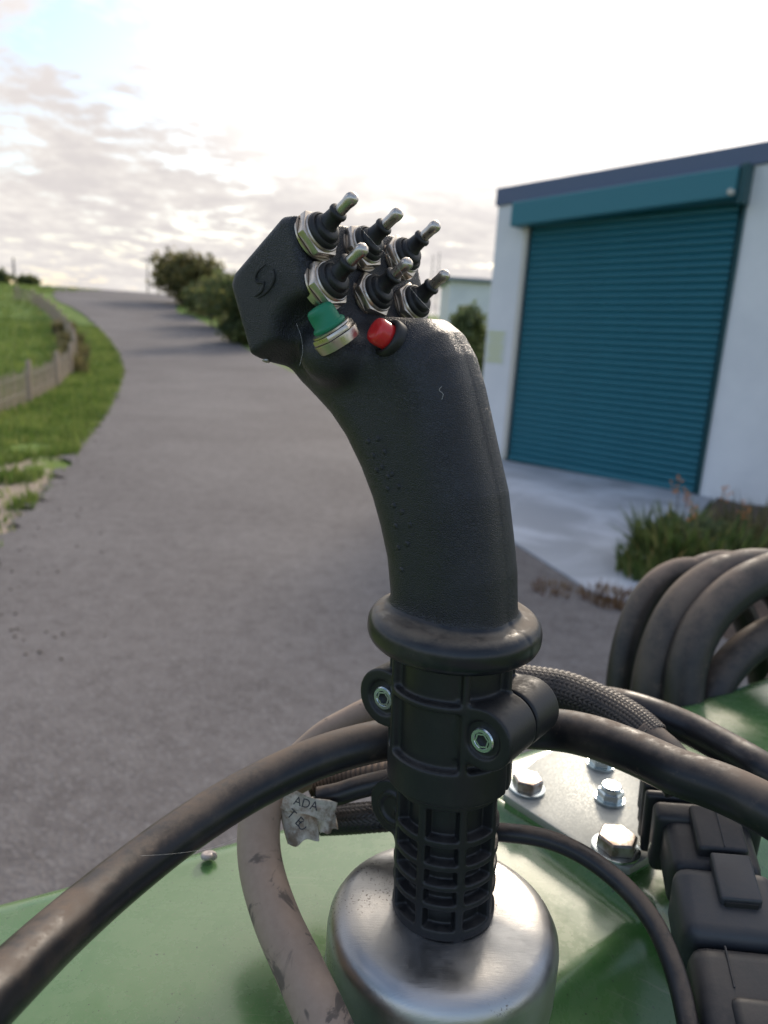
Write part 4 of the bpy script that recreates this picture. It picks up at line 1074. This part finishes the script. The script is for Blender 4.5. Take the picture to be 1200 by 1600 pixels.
# ------------------------------------------------------------------ electrical connector
c1, c2, c3 = P(1112, 1268, .352), P(1148, 1400, .318), P(1196, 1600, .272)
fa = c3-c1; Lc = np.linalg.norm(fa); fa /= Lc; fz = np.array([0, 0, 1.0])+va*.0+cR*(-.10); fz -= fa*(fz@fa); fz /= np.linalg.norm(fz); fs = np.cross(fa, fz)
if fs@cR < 0: fs = -fs
CA = [fs, fa, fz]
def cpt(s, t, z): return c1 + fs*s + fa*t + fz*z
conn = thing('wiring_connector', cpt(0, .03, -.03), 'black multi-pin wiring connector with a grey latch, lying at the right of the bonnet', 'connector')
TT = lambda k_: (lambda c: (c.x*(1-.10*(c.z > 0)), c.y, c.z))
bt = mesh_obj('cable_boot', *box(cpt(-.004, -.014, -.018), (.038, .034, .030), CA, .004, 3), M_conn, conn, auto=35)
for k_, (t, w_, h_, s_) in enumerate([(-.031, .042, .034, -.0055), (-.0235, .0445, .036, -.0050), (-.0160, .047, .038, -.0045), (-.0085, .049, .040, -.0035)]):
    mesh_obj('boot_rib', *box(cpt(s_, t, -.0195), (w_, .0046, h_), CA, .0019, 3), M_conn, bt, auto=35)
mesh_obj('boot_collar', *box(cpt(-.002, .0015, -.0175), (.047, .011, .038), CA, .0035, 4), M_conn, bt, auto=35)
mesh_obj('rear_lead', *tube([cpt(.002, .100, -.016), cpt(.002, .125, -.017), cpt(.004, .16, -.022), cpt(.006, .20, -.045)], .011, 20, 40), M_cable, conn)
cl1 = c2 - c1
mesh_obj('plug_body', *box(cpt(-.003, .0155, -.0155), (.0375, .031, .029), CA, .0055, 4), M_conn, conn, auto=35)
mesh_obj('plug_ridge', *box(cpt(.000, .0120, .0010), (.021, .024, .007), CA, .002, 3), M_conn, conn, auto=35)
sb = mesh_obj('socket_body', *box(cpt(-.002, .0465, -.0145), (.0405, .033, .033), CA, .0062, 4), M_conn2, conn, auto=35)
mesh_obj('latch', *box(cpt(.0015, .0375, .0030), (.0160, .022, .006), CA, .0012, 3), M_conn2, conn, auto=35)
mesh_obj('latch_mouth', *box(cpt(.0015, .0488, .0030), (.0125, .0012, .003), CA), M_dark, conn, smooth=False)
mesh_obj('rear_shell', *box(cpt(.001, .0850, -.0160), (.0455, .043, .034), CA, .0075, 4), M_conn, conn, auto=35)
mesh_obj('rear_shell_tab', *box(cpt(.003, .0970, -.0020), (.028, .026, .010), CA, .004, 4), M_conn, conn, auto=35)

for k_ in range(2):
    mesh_obj('shell_seam', *box(cpt(-.008+.018*k_, .0735, .0012), (.0008, .016, .0007), CA, .0002, 1), M_conn, conn, smooth=False)
mesh_obj('ridge_line', *box(cpt(.0005, .0120, .0048), (.0005, .0215, .0007), CA, .0002, 1), M_conn2, conn, smooth=False)

# ------------------------------------------------------------------ small things
sp = Gz(325, 1337, ZH+.0035)
g = Geo(); pts = []; rr = []
for a_ in np.linspace(0, 4.6*math.pi, 60):
    q = 1-a_/(4.8*math.pi); pts.append(sp+np.array([0, 0, -.0005])+.0026*q*(cR*math.cos(a_)+cf*math.sin(a_))+cU*.0016*(1-q)); rr.append(.0017*q+.0003)
tag(mesh_obj('snail_shell', *tube(pts, rr, 12, spline=False), M_snail), 'tiny pale snail shell on the edge of the bonnet beside the thick cable', 'snail shell')
def silk(name, pts, label, rad=.000022):
    o = mesh_obj(name, *tube([P(*q) for q in pts], rad, 5, 40), M_silk); tag(o, label, 'cobweb')
silk('silk_thread', [(560, 352, .262), (585, 380, .262), (618, 412, .264), (640, 448, .262), (660, 472, .26), (688, 500, .256)], 'fine spider thread stretched across the toggle switches')
silk('silk_thread', [(463, 505, .262), (470, 525, .26), (473, 548, .259), (468, 572, .259)], 'fine spider thread hanging below the green button')
def near(px, py): 
    p, n = hit(px, py); return p - cf*.0006
tag(mesh_obj('lint_fibre', *tube([near(690, 604), near(686, 610), near(692, 616), near(690, 625)], .00004, 5, 20), M_silk), 'pale curl of lint stuck on the upper grip', 'lint')
silk('silk_thread', [(220, 1337, .250), (270, 1334, .262), (330, 1325, .276), (370, 1310, .288)], 'fine spider thread lying along the thick cable at the lower left')
